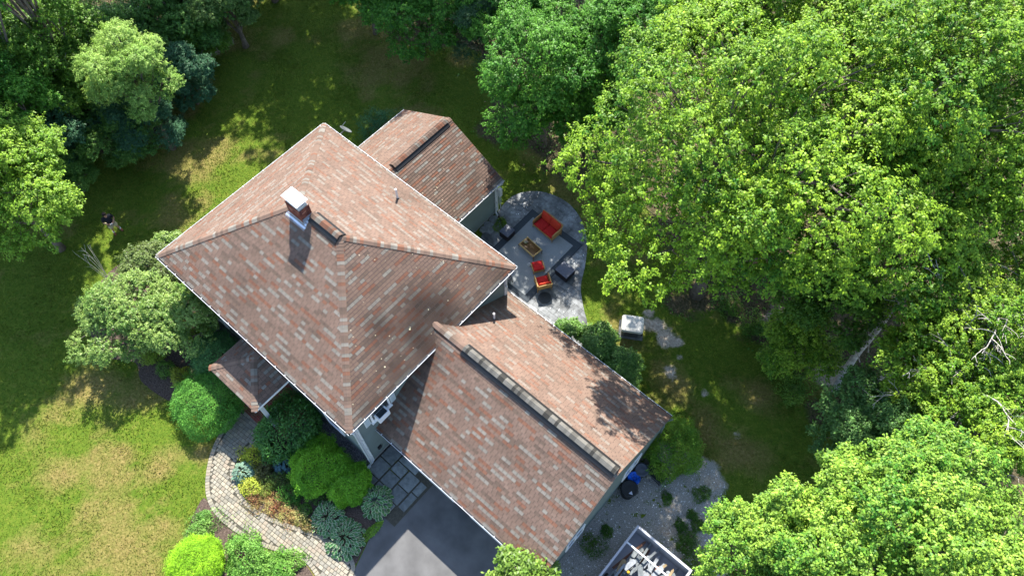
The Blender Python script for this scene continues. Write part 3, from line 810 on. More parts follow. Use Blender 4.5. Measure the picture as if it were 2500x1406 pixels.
def flash(x0, ya, x1, yb):
    mb.add([(x0, ya, fz(ya) + .025), (x1, ya, fz(ya) + .025), (x1, yb, fz(yb) + .025), (x0, yb, fz(yb) + .025)] + [(x0, ya, fz(ya) - .01), (x1, ya, fz(ya) - .01), (x1, yb, fz(yb) - .01), (x0, yb, fz(yb) - .01)],
           [(0, 1, 2, 3), (0, 4, 5, 1), (1, 5, 6, 2), (3, 2, 6, 7), (0, 3, 7, 4)], (.62, .66, .72))
flash(CX - .12, CY - .24, CX + 1.08, CY - .06); flash(CX + .95, CY + .42, CX + 1.12, CY + .66); flash(CX + .95, CY - .06, CX + 1.04, CY + .38)
mb.box(CX + .03, CY - .075, 8.5, CX + .95, CY - .068, 8.92, (.4, .44, .5)); mb.box(CX + .948, CY - .06, 8.6, CX + .955, CY + .44, 9.12, (.4, .44, .5))
mb.build('flashing', M_metal, chim)

# vent pipes and dish
def vent_pipe(x, y, z, h, label=None):
    mb = MB(); mb.lathe([(.05, -.1), (.05, h), (.037, h), (.037, h - .06)], 14, (.8, .8, .78), Mrot(0, (x, y, z))); p = mb.build('vent_pipe', M_paint, house)
    mb = MB(); 
    mb.lathe([(.09, 0), (.055, .09), (.052, .09)], 14, (.05, .05, .05), Mrot(0, (x, y, z))); mb.build('pipe_collar', M_dark, p)
    return p
vent_pipe(6.51, 9.1, fz(9.1), .75); vent_pipe(13.3, 8.1, GR - (8.1 - GM) * (GR - GE) / (GM - GY0), .55)
mb = MB(); Md = Matrix.Translation((0.75, D + .62, 5.2)) @ Vector((0.0, .75, .66)).to_track_quat('Z', 'Y').to_matrix().to_4x4() @ Matrix.Scale(.85, 4)
mb.lathe([(.0, 0), (.15, .015), (.30, .06), (.38, .11), (.385, .10), (.30, .045), (.15, 0), (0, -.015)], 28, (.10, .11, .11), Md); dish = mb.build('satellite_dish', M_paint, house, True)
mb = MB(); mb.tube([(.62, D + .70, 5.1), (.5, D + .5, 4.9), (.5, D - .28, 4.8)], .03, 8, (.3, .3, .3)); mb.tube([Md @ Vector((.35, 0, .08)), Md @ Vector((.25, 0, .45))], .015, 6, (.3, .3, .3)); mb.build('dish_arm', M_metal, dish)

# upstairs window on the garage side, wall vent, meter box
wx = x1 + .015
mb = MB(); ya, yb, za, zb = 1.15, 2.25, 3.95, 5.30; ym = (ya + yb) / 2
for (a, b, c, d) in ((ya, za, yb, za + .09), (ya, zb - .09, yb, zb), (ya, za + .09, ya + .09, zb - .09), (yb - .09, za + .09, yb, zb - .09)): mb.box(wx, a, b, wx + .06, c, d, (.8, .8, .8))
mb.box(wx, ya - .05, za - .06, wx + .12, yb + .05, za, (.8, .8, .8))
win = mb.build('window', M_paint, house)
M_glass = material('window_glass', 0.08, 0.8, 1, 0.1, color=(0.03, 0.04, 0.045))
mb = MB(); mb.box(wx + .001, ya + .09, za + .09, wx + .02, yb - .09, zb - .09); mb.build('pane', M_glass, win)
mb = MB()   # air conditioner-like sash box in the lower half
mb.bbox(wx + .0, ym - .36, za + .02, wx + .34, ym + .26, za + .42, .02, (.78, .79, .8)); mb.build('window_air_conditioner', M_paint, win)
mb = MB(); mb.box(wx + .03, ym - .28, za + .421, wx + .30, ym + .18, za + .43, (.03, .03, .03)); mb.build('pane', M_glass, win)
for (a, b) in ((ya - .34, ya - .06), (yb + .06, yb + .34)):
    mb = MB(); mb.box(wx, a, za, wx + .03, b, zb, (.62, .66, .66))
    for k in range(14): z = za + .06 + k * .088; mb.box(wx + .03, a + .04, z, wx + .045, b - .04, z + .05, (.5, .55, .55))
    mb.build('shutter', M_paint, house)
mb = MB(); mb.box(wx, .85, .85, wx + .08, 1.05, 1.1, (.02, .02, .02)); mb.build('wall_vent', M_dark, house)
mb = MB(); mb.bbox(b1 + .03, by - .02, 1.5, b1 + .22, by + .2, 2.1, .02, (.5, .52, .54)); mb.tube([(b1 + .1, by + .1, 1.5), (b1 + .12, by + .12, .2)], .02, 6, (.4, .4, .4))
mb.tube([(b1 + .12 + .08 * math.cos(t), by + .1 + .08 * math.sin(t), 1.4 - t * .03) for t in np.linspace(0, 25, 80)], .012, 5, (.2, .25, .35)); mb.build('meter_box', M_paint, house)
mb = MB(); mb.lathe([(.0, 0), (.06, .0), (.07, .1), (.03, .16), (0, .17)], 12, (.03, .03, .03), Mrot(0, (b1 + .12, 11.6, 1.9))); mb.box(b1 + .02, 11.56, 1.95, b1 + .1, 11.64, 2.0, (.03, .03, .03)); mb.build('wall_lamp', M_dark, house)
# garage end windows
GWIN = ((2.9, 4.1), (6.9, 8.1)); GZ = (1.2, 2.6)
for (a, b) in GWIN:
    mb = MB(); z0_, z1_ = GZ; X = gx1 + .015
    for (p, q, r_, s) in ((a, z0_, b, z0_ + .08), (a, z1_ - .08, b, z1_), (a, z0_ + .08, a + .08, z1_ - .08), (b - .08, z0_ + .08, b, z1_ - .08), ((a + b) / 2 - .03, z0_ + .08, (a + b) / 2 + .03, z1_ - .08)): mb.box(X, p, q, X + .05, r_, s, (.8, .8, .8))
    wv = mb.build('window', M_paint, house); mb = MB(); mb.box(X + .001, a + .08, z0_ + .08, X + .02, b - .08, z1_ - .08); mb.build('pane', M_glass, wv)
# garage doors on the drive side
for a in (13.6, 17.6):
    mb = MB(); y = a0 - .03
    for k in range(4): mb.box(a, y - .03, .05 + k * .55, a + 3.0, y, .05 + k * .55 + .53, (.7, .7, .69))
    mb.build('garage_door', M_paint, house)
# front door and front windows under the eave
mb = MB(); mb.box(5.8, .24, .36, 6.8, .285, 2.5, (.25, .05, .04)); fd = mb.build('front_door', M_paint, house); mb = MB(); mb.lathe([(0, 0), (.03, 0), (.03, .05), (0, .06)], 10, (.6, .5, .2), Mrot(0, (6.7, .24, 1.4), rx=R_(90))); mb.build('handle', M_metal, fd)
for (xa, z0_) in ((1.4, 1.0), (9.8, 1.0), (1.4, 3.6), (5.8, 3.8), (9.8, 3.6)):
    mb = MB(); mb.box(xa, .22, z0_, xa + 1.1, .285, z0_ + .09, (.8, .8, .8)); mb.box(xa, .22, z0_ + 1.3, xa + 1.1, .285, z0_ + 1.39, (.8, .8, .8)); mb.box(xa, .22, z0_ + .09, xa + .08, .285, z0_ + 1.3, (.8, .8, .8)); mb.box(xa + 1.02, .22, z0_ + .09, xa + 1.1, .285, z0_ + 1.3, (.8, .8, .8))
    wv = mb.build('window', M_paint, house); mb = MB(); mb.box(xa + .08, .26, z0_ + .09, xa + 1.02, .284, z0_ + 1.3); mb.build('pane', M_glass, wv)
# granite steps at the back door
mb = MB(); mb.bbox(7.75, 9.95, 0, 9.0, 10.75, .36, .04, (.20, .22, .25)); mb.bbox(7.85, 10.76, 0, 8.9, 11.15, .19, .04, (.22, .24, .27)); mb.build('back_steps', M_stone, house)
# ------------------------------------------------------------------ foliage
def unit(v): return v / (np.linalg.norm(v, axis=-1, keepdims=True) + 1e-9)

def leaf_quads(P, N, S, C, r, aspect=.6, T=None, droop=.15):
    n = len(P)
    if T is None: T = r.normal(size=(n, 3))
    T = unit(T - (T * N).sum(1, keepdims=True) * N); B = np.cross(N, T)
    S = S[:, None]
    a = P; b = P + T * S * .5 + B * S * aspect * .5 + N * S * .10; c = P + T * S - N * S * droop; d = P + T * S * .5 - B * S * aspect * .5 + N * S * .10
    V = np.stack([a, b, c, d], 1).reshape(-1, 3)
    F = np.arange(4 * n).reshape(n, 4)
    return V, F, np.repeat(C, 4, 0)

def sphere_dirs(n, r, zmin=-.3):
    i = np.arange(n) + .5; z = 1 - (1 - zmin) * i / n; th = i * 2.399963 + r.uniform(0, 6.28)
    d = np.stack([np.sqrt(1 - z * z) * np.cos(th), np.sqrt(1 - z * z) * np.sin(th), z], -1)
    return unit(d + r.normal(0, .5 / math.sqrt(n), (n, 3)) * 1.2)

def crown_points(r, rx, ry, rz, lobes, subs, leaves, lobe_r=.33, sub_r=.35, zmin=-.35, rough=.22, leaf_s=.13, col=(.07, .13, .02), col2=None, hang=.3, fill=.0, colvar=.16):
    """leaf positions, normals, sizes and colours of a crown built of boughs (lobes), sprays (subs) and leaves; origin at crown centre"""
    R = np.array([rx, ry, rz]); m = (rx + ry) / 2
    d = sphere_dirs(lobes, r, zmin)
    k = 1 + rough * r.uniform(-1, 1, (lobes, 1))
    k *= 1 - 0.0
    L = d * k * (1 - lobe_r) * R                     # bough centres
    Lr = m * lobe_r * r.uniform(.75, 1.25, lobes)
    ni = max(3, lobes // INNER[0])                           # inner boughs close the middle
    Li = sphere_dirs(ni, r, zmin * .5) * r.uniform(.2, .5, (ni, 1)) * R
    L = np.concatenate([L, Li]); Lr = np.concatenate([Lr, m * lobe_r * r.uniform(.7, 1.0, ni)]); d = np.concatenate([d, unit(Li + np.array([0, 0, .3]))]); lobes = lobes + ni
    wh = WHORL; subs = max(8, int(DENS * subs * leaves / wh)); leaf_s = leaf_s * .70
    sd_ = sphere_dirs(subs, r, -.5)
    lob = np.repeat(np.arange(lobes), subs); od = unit(np.tile(sd_, (lobes, 1)) + r.normal(0, .30, (lobes * subs, 3)) + .45 * d[lob])
    # uneven bough surface: ridges of twigs
    bump = 1 + .30 * np.sin(od[:, 0] * 7 + lob * 1.7) * np.cos(od[:, 1] * 6 + lob) + r.normal(0, .10, len(lob))
    Sx = L[lob] + od * (Lr[lob] * bump)[:, None] * np.array([1, 1, .8])
    keep = r.random(len(lob)) > GAP[0]; Sx, od, lob = Sx[keep], od[keep], lob[keep]
    ns = len(Sx); idx = np.repeat(np.arange(ns), wh); n = len(idx)
    tip = unit(od * np.array([1, 1, .7]) + np.array([0, 0, .25]) + r.normal(0, .15, (ns, 3)))
    # whorl: leaves radiate from the twig end and droop
    phi = np.tile(np.arange(wh) * 2.39996, ns) + r.uniform(0, 6.28, ns)[idx] + r.normal(0, .25, n)
    ref = unit(np.cross(tip, np.array([.3, .9, .1]))); ref2 = np.cross(tip, ref)
    rad = ref[idx] * np.cos(phi)[:, None] + ref2[idx] * np.sin(phi)[:, None]
    lay = np.tile(np.linspace(0, 1, wh), ns)           # 0 = tip leaves, 1 = leaves further back
    T = unit(rad * (.55 + .6 * lay)[:, None] + tip[idx] * (.75 - .9 * lay)[:, None] + np.array([0, 0, -1.0]) * (.25 + hang * .8) + r.normal(0, .16, (n, 3)))
    tw = leaf_s * 2.2
    P = Sx[idx] - tip[idx] * (lay * tw)[:, None] + rad * (leaf_s * .35 * lay)[:, None] + r.normal(0, leaf_s * .25, (n, 3))
    N = unit(np.array([0, 0, .8]) + tip[idx] * .5 + rad * .35 + r.normal(0, .22, (n, 3)))
    S = leaf_s * r.uniform(.75, 1.4, n) * 1.15
    c0 = np.array(col); c1 = np.array(col2 if col2 is not None else (col[0] * 1.5, col[1] * 1.25, col[2] * 1.1))
    t = np.clip(r.uniform(0, 1, lobes)[lob[idx]] * .55 + r.uniform(-.1, .65, ns)[idx] + r.normal(0, .1, n), 0, 1)[:, None]
    C = (c0 * (1 - t) + c1 * t) * np.exp(r.normal(0, colvar, (n, 1)))
    return P, N, S, C, T, L, Lr

WHORL = 12
DENS = 1.6
GAP = [.06]
INNER = [3]
def leaf_object(name, data, r, mat, parent=None, aspect=.6, droop=.15):
    P, N, S, C, T = data[:5]
    V, F, Cc = leaf_quads(P, N, S, C, r, aspect, T, droop)
    return from_arrays(name, V, F, mat, parent, Cc)

def limb(mb, a, b, r0, r1, rr, col, n=7, seg=5, sag=.12):
    a, b = Vector(a), Vector(b); d = b - a; L_ = d.length; pts = []; side = Vector((rr.uniform(-1, 1), rr.uniform(-1, 1), 0)) * L_ * .08
    for i in range(seg + 1):
        t = i / seg; pts.append(a + d * t + side * math.sin(math.pi * t) + Vector((0, 0, L_ * sag * math.sin(math.pi * t))) + (Vector((rr.uniform(-1, 1), rr.uniform(-1, 1), rr.uniform(-1, 1))) * L_ * .015 if 0 < i < seg else Vector()))
    mb.tube(pts, [r0 + (r1 - r0) * i / seg for i in range(seg + 1)], n, col, cap=False)
    return pts

BARK = (0.15, 0.125, 0.10)
def make_tree(name, label, cat, base, cz, rx, ry, rz, seed, lobes=14, subs=22, leaves=70, leaf_s=.14, col=(.06, .12, .018), col2=None, lobe_r=.34, sub_r=.34, zmin=-.35,
              trunk_r=.22, rough=.22, hang=.3, mat=None, aspect=.6, group=None, lean=(0, 0), bark=BARK, twigs=0, colvar=.24, squash=None):
    """base = (x, y) of the foot, cz = height of the crown's centre"""
    r = np.random.default_rng(seed); rr = random.Random(seed)
    t = empty(name, (base[0], base[1], 0), 0, label, cat, group)
    data = crown_points(r, rx, ry, rz, lobes, subs, leaves, lobe_r, sub_r, zmin, rough, leaf_s, col, col2, hang, colvar=colvar)
    off = np.array([lean[0], lean[1], cz]); data[0][:] += off
    leaf_object('crown', data, r, mat or M_leaf, t, aspect)
    mb = MB(); top = Vector((lean[0], lean[1], cz + rz * .2)); pts = []
    for i in range(9):
        q = i / 8; pts.append(Vector((0, 0, -.1)).lerp(top, q) + Vector((math.sin(q * 5 + seed), math.cos(q * 4 + seed), 0)) * trunk_r * .6 * q)
    mb.tube(pts, [trunk_r * (1.35 if i == 0 else 1) * (1 - .8 * i / 8) for i in range(9)], 9, bark)
    L, Lr = data[5], data[6]
    for i in range(len(L)):
        e = Vector(L[i] + off); zz = rr.uniform(.45, .85) if e.z > cz else rr.uniform(.3, .5)
        a = pts[0].lerp(pts[-1], min(zz, .95)); k = int(min(zz, .95) * 8); a = pts[k]
        pp = limb(mb, a, e, trunk_r * .35, .03, rr, bark, 6)
        for j in range(3):
            q = Vector((rr.uniform(-1, 1), rr.uniform(-1, 1), rr.uniform(-.2, .8))).normalized() * Lr[i] * .85
            limb(mb, pp[3 + j % 2], e + q, .03, .008, rr, bark, 4, 4)
    if twigs:
        for j in range(twigs):
            i = rr.randrange(len(L)); e = Vector(L[i] + off); q = Vector((rr.uniform(-1, 1), rr.uniform(-1, 1), rr.uniform(.0, .7))).normalized() * Lr[i] * rr.uniform(1.2, 1.7)
            pp = limb(mb, e, e + q, .03, .008, rr, (.32, .29, .26), 4, 5)
            for m_ in range(3): limb(mb, pp[2 + m_], pp[2 + m_] + Vector((rr.uniform(-1, 1), rr.uniform(-1, 1), rr.uniform(-.2, .6))) * .6, .014, .005, rr, (.32, .29, .26), 3, 3)
    mb.build('trunk', M_bark, t, True)
    return t

def copy_tree(src, base, rz, sc, label, scz=None, group=None):
    r = src.copy(); COL.objects.link(r); r.location = (base[0], base[1], 0); r.rotation_euler = (0, 0, rz); r.scale = (sc, sc, scz or sc)
    r['label'] = label
    if group: r['group'] = group
    for ch in list(src.children):
        c = ch.copy(); COL.objects.link(c); c.parent = r
    return r

def XY(px, py, z): q = G(px, py, z); return (q[0], q[1])

MAPLE = dict(rough=.34, col=(.030, .120, .008), col2=(.235, .37, .022))
# big maples on the right
GAP[0] = .13; INNER[0] = 6; DENS = 1.45
make_tree('maple_tree', 'huge broad sunlit maple overhanging the lawn right of the red loveseat', 'tree', XY(1840, 400, 11.0), 10.3, 6.4, 6.2, 6.0, 101, 46, 28, 80, .135, lobe_r=.24, sub_r=.33, zmin=-.55, trunk_r=.32, group='broad maples on the right', **MAPLE)
make_tree('maple_tree', 'tall sunlit maple filling the top right corner behind the biggest maple', 'tree', XY(2290, 170, 12.5), 12.0, 6.2, 6.2, 5.6, 102, 40, 28, 75, .14, lobe_r=.24, sub_r=.33, zmin=-.45, trunk_r=.32, group='broad maples on the right', **MAPLE)
make_tree('maple_tree', 'broad maple below the corner maple with its right side cut by the picture edge', 'tree', XY(2300, 500, 8.5), 8.2, 5.4, 5.4, 4.8, 103, 34, 28, 75, .135, lobe_r=.25, sub_r=.33, zmin=-.5, trunk_r=.28, group='broad maples on the right', **MAPLE)
make_tree('maple_tree', 'sunlit maple crown rising at the top edge left of the corner maple', 'tree', XY(1880, 0, 11.5), 11.0, 5.0, 5.0, 4.6, 104, 28, 28, 70, .14, lobe_r=.25, sub_r=.33, zmin=-.45, trunk_r=.28, group='broad maples on the right', **MAPLE)
# bottom right
GAP[0] = .06; INNER[0] = 3; DENS = 1.6
make_tree('beech_tree', 'bright light green tree filling the bottom right corner', 'tree', XY(2230, 1375, 9.5), 9.0, 4.3, 4.3, 4.0, 111, 36, 28, 80, .12, col=(.05, .17, .014), col2=(.26, .39, .045), lobe_r=.24, sub_r=.33, zmin=-.4, trunk_r=.22, group='light green trees at lower right')
make_tree('beech_tree', 'light green tree beside the skip with its crown reaching over the gravel', 'tree', XY(1925, 1370, 7.6), 7.0, 2.9, 2.9, 3.0, 112, 16, 30, 80, .10, col=(.05, .17, .014), col2=(.26, .39, .045), lobe_r=.30, sub_r=.34, zmin=-.3, trunk_r=.16, group='light green trees at lower right')
# under trees on the right
UND = dict(col=(.07, .18, .012), col2=(.25, .37, .028))
make_tree('birch_tree', 'thin leaved tree with bare pale twigs at the right edge below the maples', 'tree', XY(2410, 790, 8.5), 8.0, 3.4, 3.4, 3.2, 121, 16, 22, 55, .12, lobe_r=.32, sub_r=.36, trunk_r=.14, twigs=26, bark=(.30, .28, .25), **UND)
make_tree('young_tree', 'dark bushy tree right of the leaning grey trunk', 'tree', XY(2300, 890, 7.0), 6.4, 2.7, 2.7, 2.6, 122, 12, 24, 60, .12, lobe_r=.34, sub_r=.36, trunk_r=.12, twigs=6, **UND)
make_tree('young_tree', 'dark green tree above the bright bottom right tree', 'tree', XY(2140, 1040, 5.5), 4.9, 2.6, 2.6, 2.4, 123, 12, 24, 60, .12, lobe_r=.34, sub_r=.36, trunk_r=.11, col=(.05, .13, .03), col2=(.10, .20, .045))
make_tree('young_tree', 'dark tree with pale twigs at the right edge above the bottom right corner tree', 'tree', XY(2430, 1020, 8.0), 7.4, 2.8, 2.8, 2.6, 124, 12, 24, 60, .12, lobe_r=.34, sub_r=.36, trunk_r=.12, twigs=14, **UND)
make_tree('young_tree', 'low leafy tree under the edge of the big maple by the worn grass', 'tree', XY(1960, 830, 3.0), 2.7, 2.0, 2.0, 1.8, 125, 10, 22, 55, .115, lobe_r=.36, sub_r=.36, trunk_r=.08, **UND)
make_tree('young_tree', 'shaded tree below the maples near the right edge', 'tree', XY(2040, 720, 5.0), 4.6, 2.4, 2.6, 2.4, 126, 12, 24, 55, .12, lobe_r=.34, sub_r=.36, trunk_r=.11, col=(.06, .15, .018), col2=(.12, .22, .02))
# leaning grey trunk
t = empty('leaning_trunk', (0, 0, 0), 0, 'bare grey trunk leaning out of the undergrowth at the right of the worn lawn', 'tree')
mb = MB(); a = G(2038, 955, 0); b = G(2310, 640, 7.2)
limb(mb, a - Vector((0, 0, .1)), b, .19, .10, random.Random(8), (.36, .34, .31), 9, 8, .02); mb.build('trunk', M_bark, t, True)
mb = MB(); rr = random.Random(18)
for k in range(9):
    p = a.lerp(b, .25 + .08 * k); limb(mb, p, p + Vector((rr.uniform(-1.5, 1.5), rr.uniform(-1.5, 1.5), rr.uniform(.2, 1.4))), .03, .008, rr, (.28, .26, .23), 5)
mb.build('branches', M_bark, t, True)
def bare_tree(label, px, py, z, seed, n=9, spread=2.6, foot=None):
    rr = random.Random(seed); c = G(px, py, z); t = empty('bare_tree', (c.x, c.y, 0), 0, label, 'tree', 'half dead trees at the right edge')
    col = (.40, .37, .33); mb = MB(); p = limb(mb, (0, 0, -.1), (0, 0, z), .11, .05, rr, col, 7, 8, .0); mb.build('trunk', M_bark, t, True)
    mb = MB()
    for i in range(n):
        a = rr.uniform(0, 6.28); L_ = spread * rr.uniform(.6, 1.2); s0 = p[rr.randrange(4, 9)]
        q = limb(mb, s0, s0 + Vector((math.cos(a) * L_, math.sin(a) * L_, rr.uniform(.3, 2.0))), .04, .014, rr, col, 5, 7, .15)
        for j in range(6):
            b = q[rr.randrange(2, 8)]; a2 = a + rr.uniform(-1.1, 1.1); l2 = L_ * rr.uniform(.25, .5)
            q2 = limb(mb, b, b + Vector((math.cos(a2) * l2, math.sin(a2) * l2, rr.uniform(.0, .6))), .018, .008, rr, col, 4, 5, .1)
            for k in range(2): b3 = q2[rr.randrange(2, 6)]; a3 = a2 + rr.uniform(-1, 1); limb(mb, b3, b3 + Vector((math.cos(a3), math.sin(a3), .3)) * l2 * .4, .010, .005, rr, col, 3, 3, .1)
    mb.build('branches', M_bark, t)
bare_tree('bare pale branched tree reaching in from the right edge', 2440, 760, 9.6, 301, 12, 3.0)
bare_tree('bare thin tree standing over the undergrowth right of the leaning trunk', 2300, 760, 8.4, 302, 8, 2.2)
bare_tree('bare thin tree above the bottom right corner tree', 2400, 960, 8.8, 303, 9, 2.4)
# top middle trees
TM = dict(col=(.035, .135, .012), col2=(.10, .25, .022))
make_tree('maple_tree', 'shaded green tree left of the biggest maple with a dead twig on its side', 'tree', XY(1335, 160, 6.4), 6.0, 3.5, 3.7, 4.8, 131, 20, 30, 75, .125, lobe_r=.30, sub_r=.33, zmin=-.7, trunk_r=.2, twigs=5, hang=.6, **TM)
make_tree('maple_tree', 'green tree crown hanging in from the top edge above the sunroom', 'tree', XY(1010, -15, 4.6), 4.4, 3.5, 3.3, 2.8, 132, 18, 28, 70, .125, lobe_r=.30, sub_r=.33, zmin=-.5, trunk_r=.2, hang=.6, **TM)
make_tree('pine_tree', 'blue green pine between the two green trees at the top edge', 'tree', XY(1180, 50, 4.0), 3.8, 2.6, 2.6, 3.2, 133, 16, 26, 70, .11, lobe_r=.30, sub_r=.33, zmin=-.7, trunk_r=.16, col=(.03, .075, .03), col2=(.05, .105, .04), aspect=.25, mat=M_needle)
make_tree('maple_tree', 'tree at the top edge between the shaded green tree and the biggest maple', 'tree', XY(1560, 60, 9), 8.8, 3.3, 3.4, 3.6, 134, 16, 28, 70, .125, lobe_r=.30, sub_r=.33, zmin=-.5, trunk_r=.2, **TM)
make_tree('maple_tree', 'leafy tree at the top edge between the pine and the shaded tree', 'tree', XY(1240, 10, 5.5), 5.0, 2.8, 2.8, 3.2, 135, 16, 28, 70, .125, lobe_r=.30, sub_r=.33, zmin=-.6, trunk_r=.15, **TM)
make_tree('maple_tree', 'leafy tree low behind the shaded tree near the biggest maple', 'tree', XY(1440, 250, 4.0), 3.6, 2.4, 2.4, 3.0, 136, 14, 28, 70, .125, lobe_r=.30, sub_r=.33, zmin=-.7, trunk_r=.15, **TM)
make_tree('maple_tree', 'green crown at the top edge left of the one above the sunroom', 'tree', XY(890, -50, 4.2), 4.0, 2.5, 2.5, 2.4, 137, 14, 28, 70, .125, lobe_r=.30, sub_r=.33, zmin=-.5, trunk_r=.15, **TM)
# top left and left
make_tree('willow_tree', 'rounded sunlit pale green tree standing alone before the dark wood at upper left', 'tree', XY(305, 168, 6.4), 6.0, 2.4, 2.4, 2.8, 141, 16, 30, 85, .10, col=(.14, .27, .04), col2=(.32, .46, .10), lobe_r=.32, sub_r=.34, zmin=-.6, trunk_r=.16, hang=.9, aspect=.4)
make_tree('spruce_tree', 'dark blue green tree below the rounded sunlit tree', 'tree', XY(335, 280, 2.8), 2.4, 2.3, 2.3, 2.6, 142, 14, 28, 70, .10, col=(.035, .10, .05), col2=(.06, .15, .07), lobe_r=.32, sub_r=.34, zmin=-.6, trunk_r=.16, aspect=.35, mat=M_needle)
make_tree('maple_tree', 'bright green maple at the left edge above the shaded lawn', 'tree', XY(-15, 440, 6.2), 6.0, 4.5, 4.3, 3.8, 143, 18, 30, 80, .125, lobe_r=.30, sub_r=.34, zmin=-.3, trunk_r=.2, hang=.3, col=(.085, .20, .014), col2=(.22, .35, .03), rough=.3)
make_tree('maple_tree', 'mid green maple at the left edge above the bright one', 'tree', XY(5, 270, 6.0), 5.8, 2.6, 2.6, 2.8, 144, 14, 28, 75, .125, lobe_r=.32, sub_r=.34, zmin=-.3, trunk_r=.18, **TM)
make_tree('maple_tree', 'sunlit maple poking in at the top edge right of the rounded tree', 'tree', XY(550, -10, 4.0), 3.8, 2.3, 2.3, 2.2, 145, 14, 28, 75, .12, lobe_r=.32, sub_r=.34, zmin=-.5, trunk_r=.18, col=(.06, .13, .02), col2=(.13, .21, .05))
wood = [make_tree('wood_tree', 'dark green tree in the upper left wood left of the rounded sunlit tree', 'tree', XY(130, 120, 5.5), 5.0, 3.2, 3.2, 3.8, 151, 16, 26, 70, .14, lobe_r=.32, sub_r=.34, zmin=-.6, trunk_r=.2, group='trees of the upper left wood', twigs=5, col=(.06, .15, .016), col2=(.12, .23, .02)),
        make_tree('wood_tree', 'shady tree behind the rounded sunlit tree at the top edge', 'tree', XY(430, 20, 3.6), 3.2, 3.0, 3.0, 3.4, 152, 16, 26, 70, .14, lobe_r=.32, sub_r=.34, zmin=-.6, trunk_r=.2, group='trees of the upper left wood', col=(.055, .15, .03), col2=(.11, .22, .035)),
        make_tree('wood_tree', 'bluish low tree between the left edge maples and the rounded tree', 'tree', XY(130, 300, 3.4), 3.0, 2.3, 2.3, 3.0, 153, 14, 26, 70, .12, lobe_r=.34, sub_r=.34, zmin=-.6, trunk_r=.12, group='trees of the upper left wood', col=(.035, .11, .05), col2=(.07, .17, .075))]
more = [(0, 20, 40, 6.0, 1.05, 'leafy tree in the very top left corner'), (1, 220, 20, 6.0, 1.0, 'tree at the top edge near the upper left corner'), (0, 480, 70, 3.0, .5, 'low tree at the edge of the lawn below the top edge maple'),
        (1, 240, 250, 4.5, .7, 'dark tree just left of the rounded sunlit tree'), (2, 60, 380, 3.0, .9, 'bluish shrub like tree under the left edge maples'), (2, 440, 170, 3.0, .8, 'small dark tree right of the rounded tree at the lawn edge'),
        (0, 60, 190, 6.0, .9, 'tree above the mid green maple on the left edge'), (1, 150, 400, 2.6, .5, 'small shaded tree at the edge of the lawn below the wood'),
        (1, 420, -160, 6, 1.1, 'tree beyond the top edge at upper left'), (0, 620, -150, 5.0, .95, 'tree beyond the top edge near the shaded lawn'), (0, -150, 250, 6, 1.1, 'tree beyond the left edge')]
for i, (k, px, py, z, sc, lab) in enumerate(more): copy_tree(wood[k], XY(px, py, z * .95), 1.3 * i + .5, sc, lab, group='trees of the upper left wood')
# tall trees beyond the picture edges that throw the shade over the lawn
DENS = .8; GAP[0] = .25
tall = make_tree('shade_tree', 'tall tree beyond the lawn, straight above the main roof peak', 'tree', tuple(G(760, -60)[:2]), 12.0, 4.3, 4.3, 5.0, 161, 15, 26, 50, .24, lobe_r=.31, sub_r=.36, zmin=-.5, trunk_r=.3, group='tall trees round the lawn', **TM)
DENS = 1.6; GAP[0] = .06
SHADE_POS = [(565, -80, 1.0, 1.05, 'tall tree beyond the top left end of the lawn'), (960, -25, 1.0, 1.05, 'tall tree beyond the lawn above the sunroom'), (1150, -15, .95, 1.0, 'tall tree behind the blue green pine'),
    (650, -250, 1.1, 1.35, 'tallest tree of the row beyond the lawn'), (860, -250, 1.1, 1.3, 'second row tree beyond the lawn above the chimney'), (1060, -250, 1.1, 1.3, 'second row tree beyond the lawn above the sunroom'),
    (255, 285, .8, 1.05, 'tall tree at the lawn edge whose crown leaves the picture at upper left'), (165, 350, .80, 1.05, 'tall tree over the left edge maples'), (450, -40, .9, 1.1, 'tall tree leaning out of the picture above the rounded tree'), (1400, -200, 1.0, 1.1, 'tall tree beyond the top edge above the patio')]
def shade_tree(px, py, sc, scz, lab):
    x, y = G(px, py)[:2]; copy_tree(tall, (x, y), x * 1.7 + y, sc, lab, scz, 'tall trees round the lawn')
for q in SHADE_POS: shade_tree(*q)

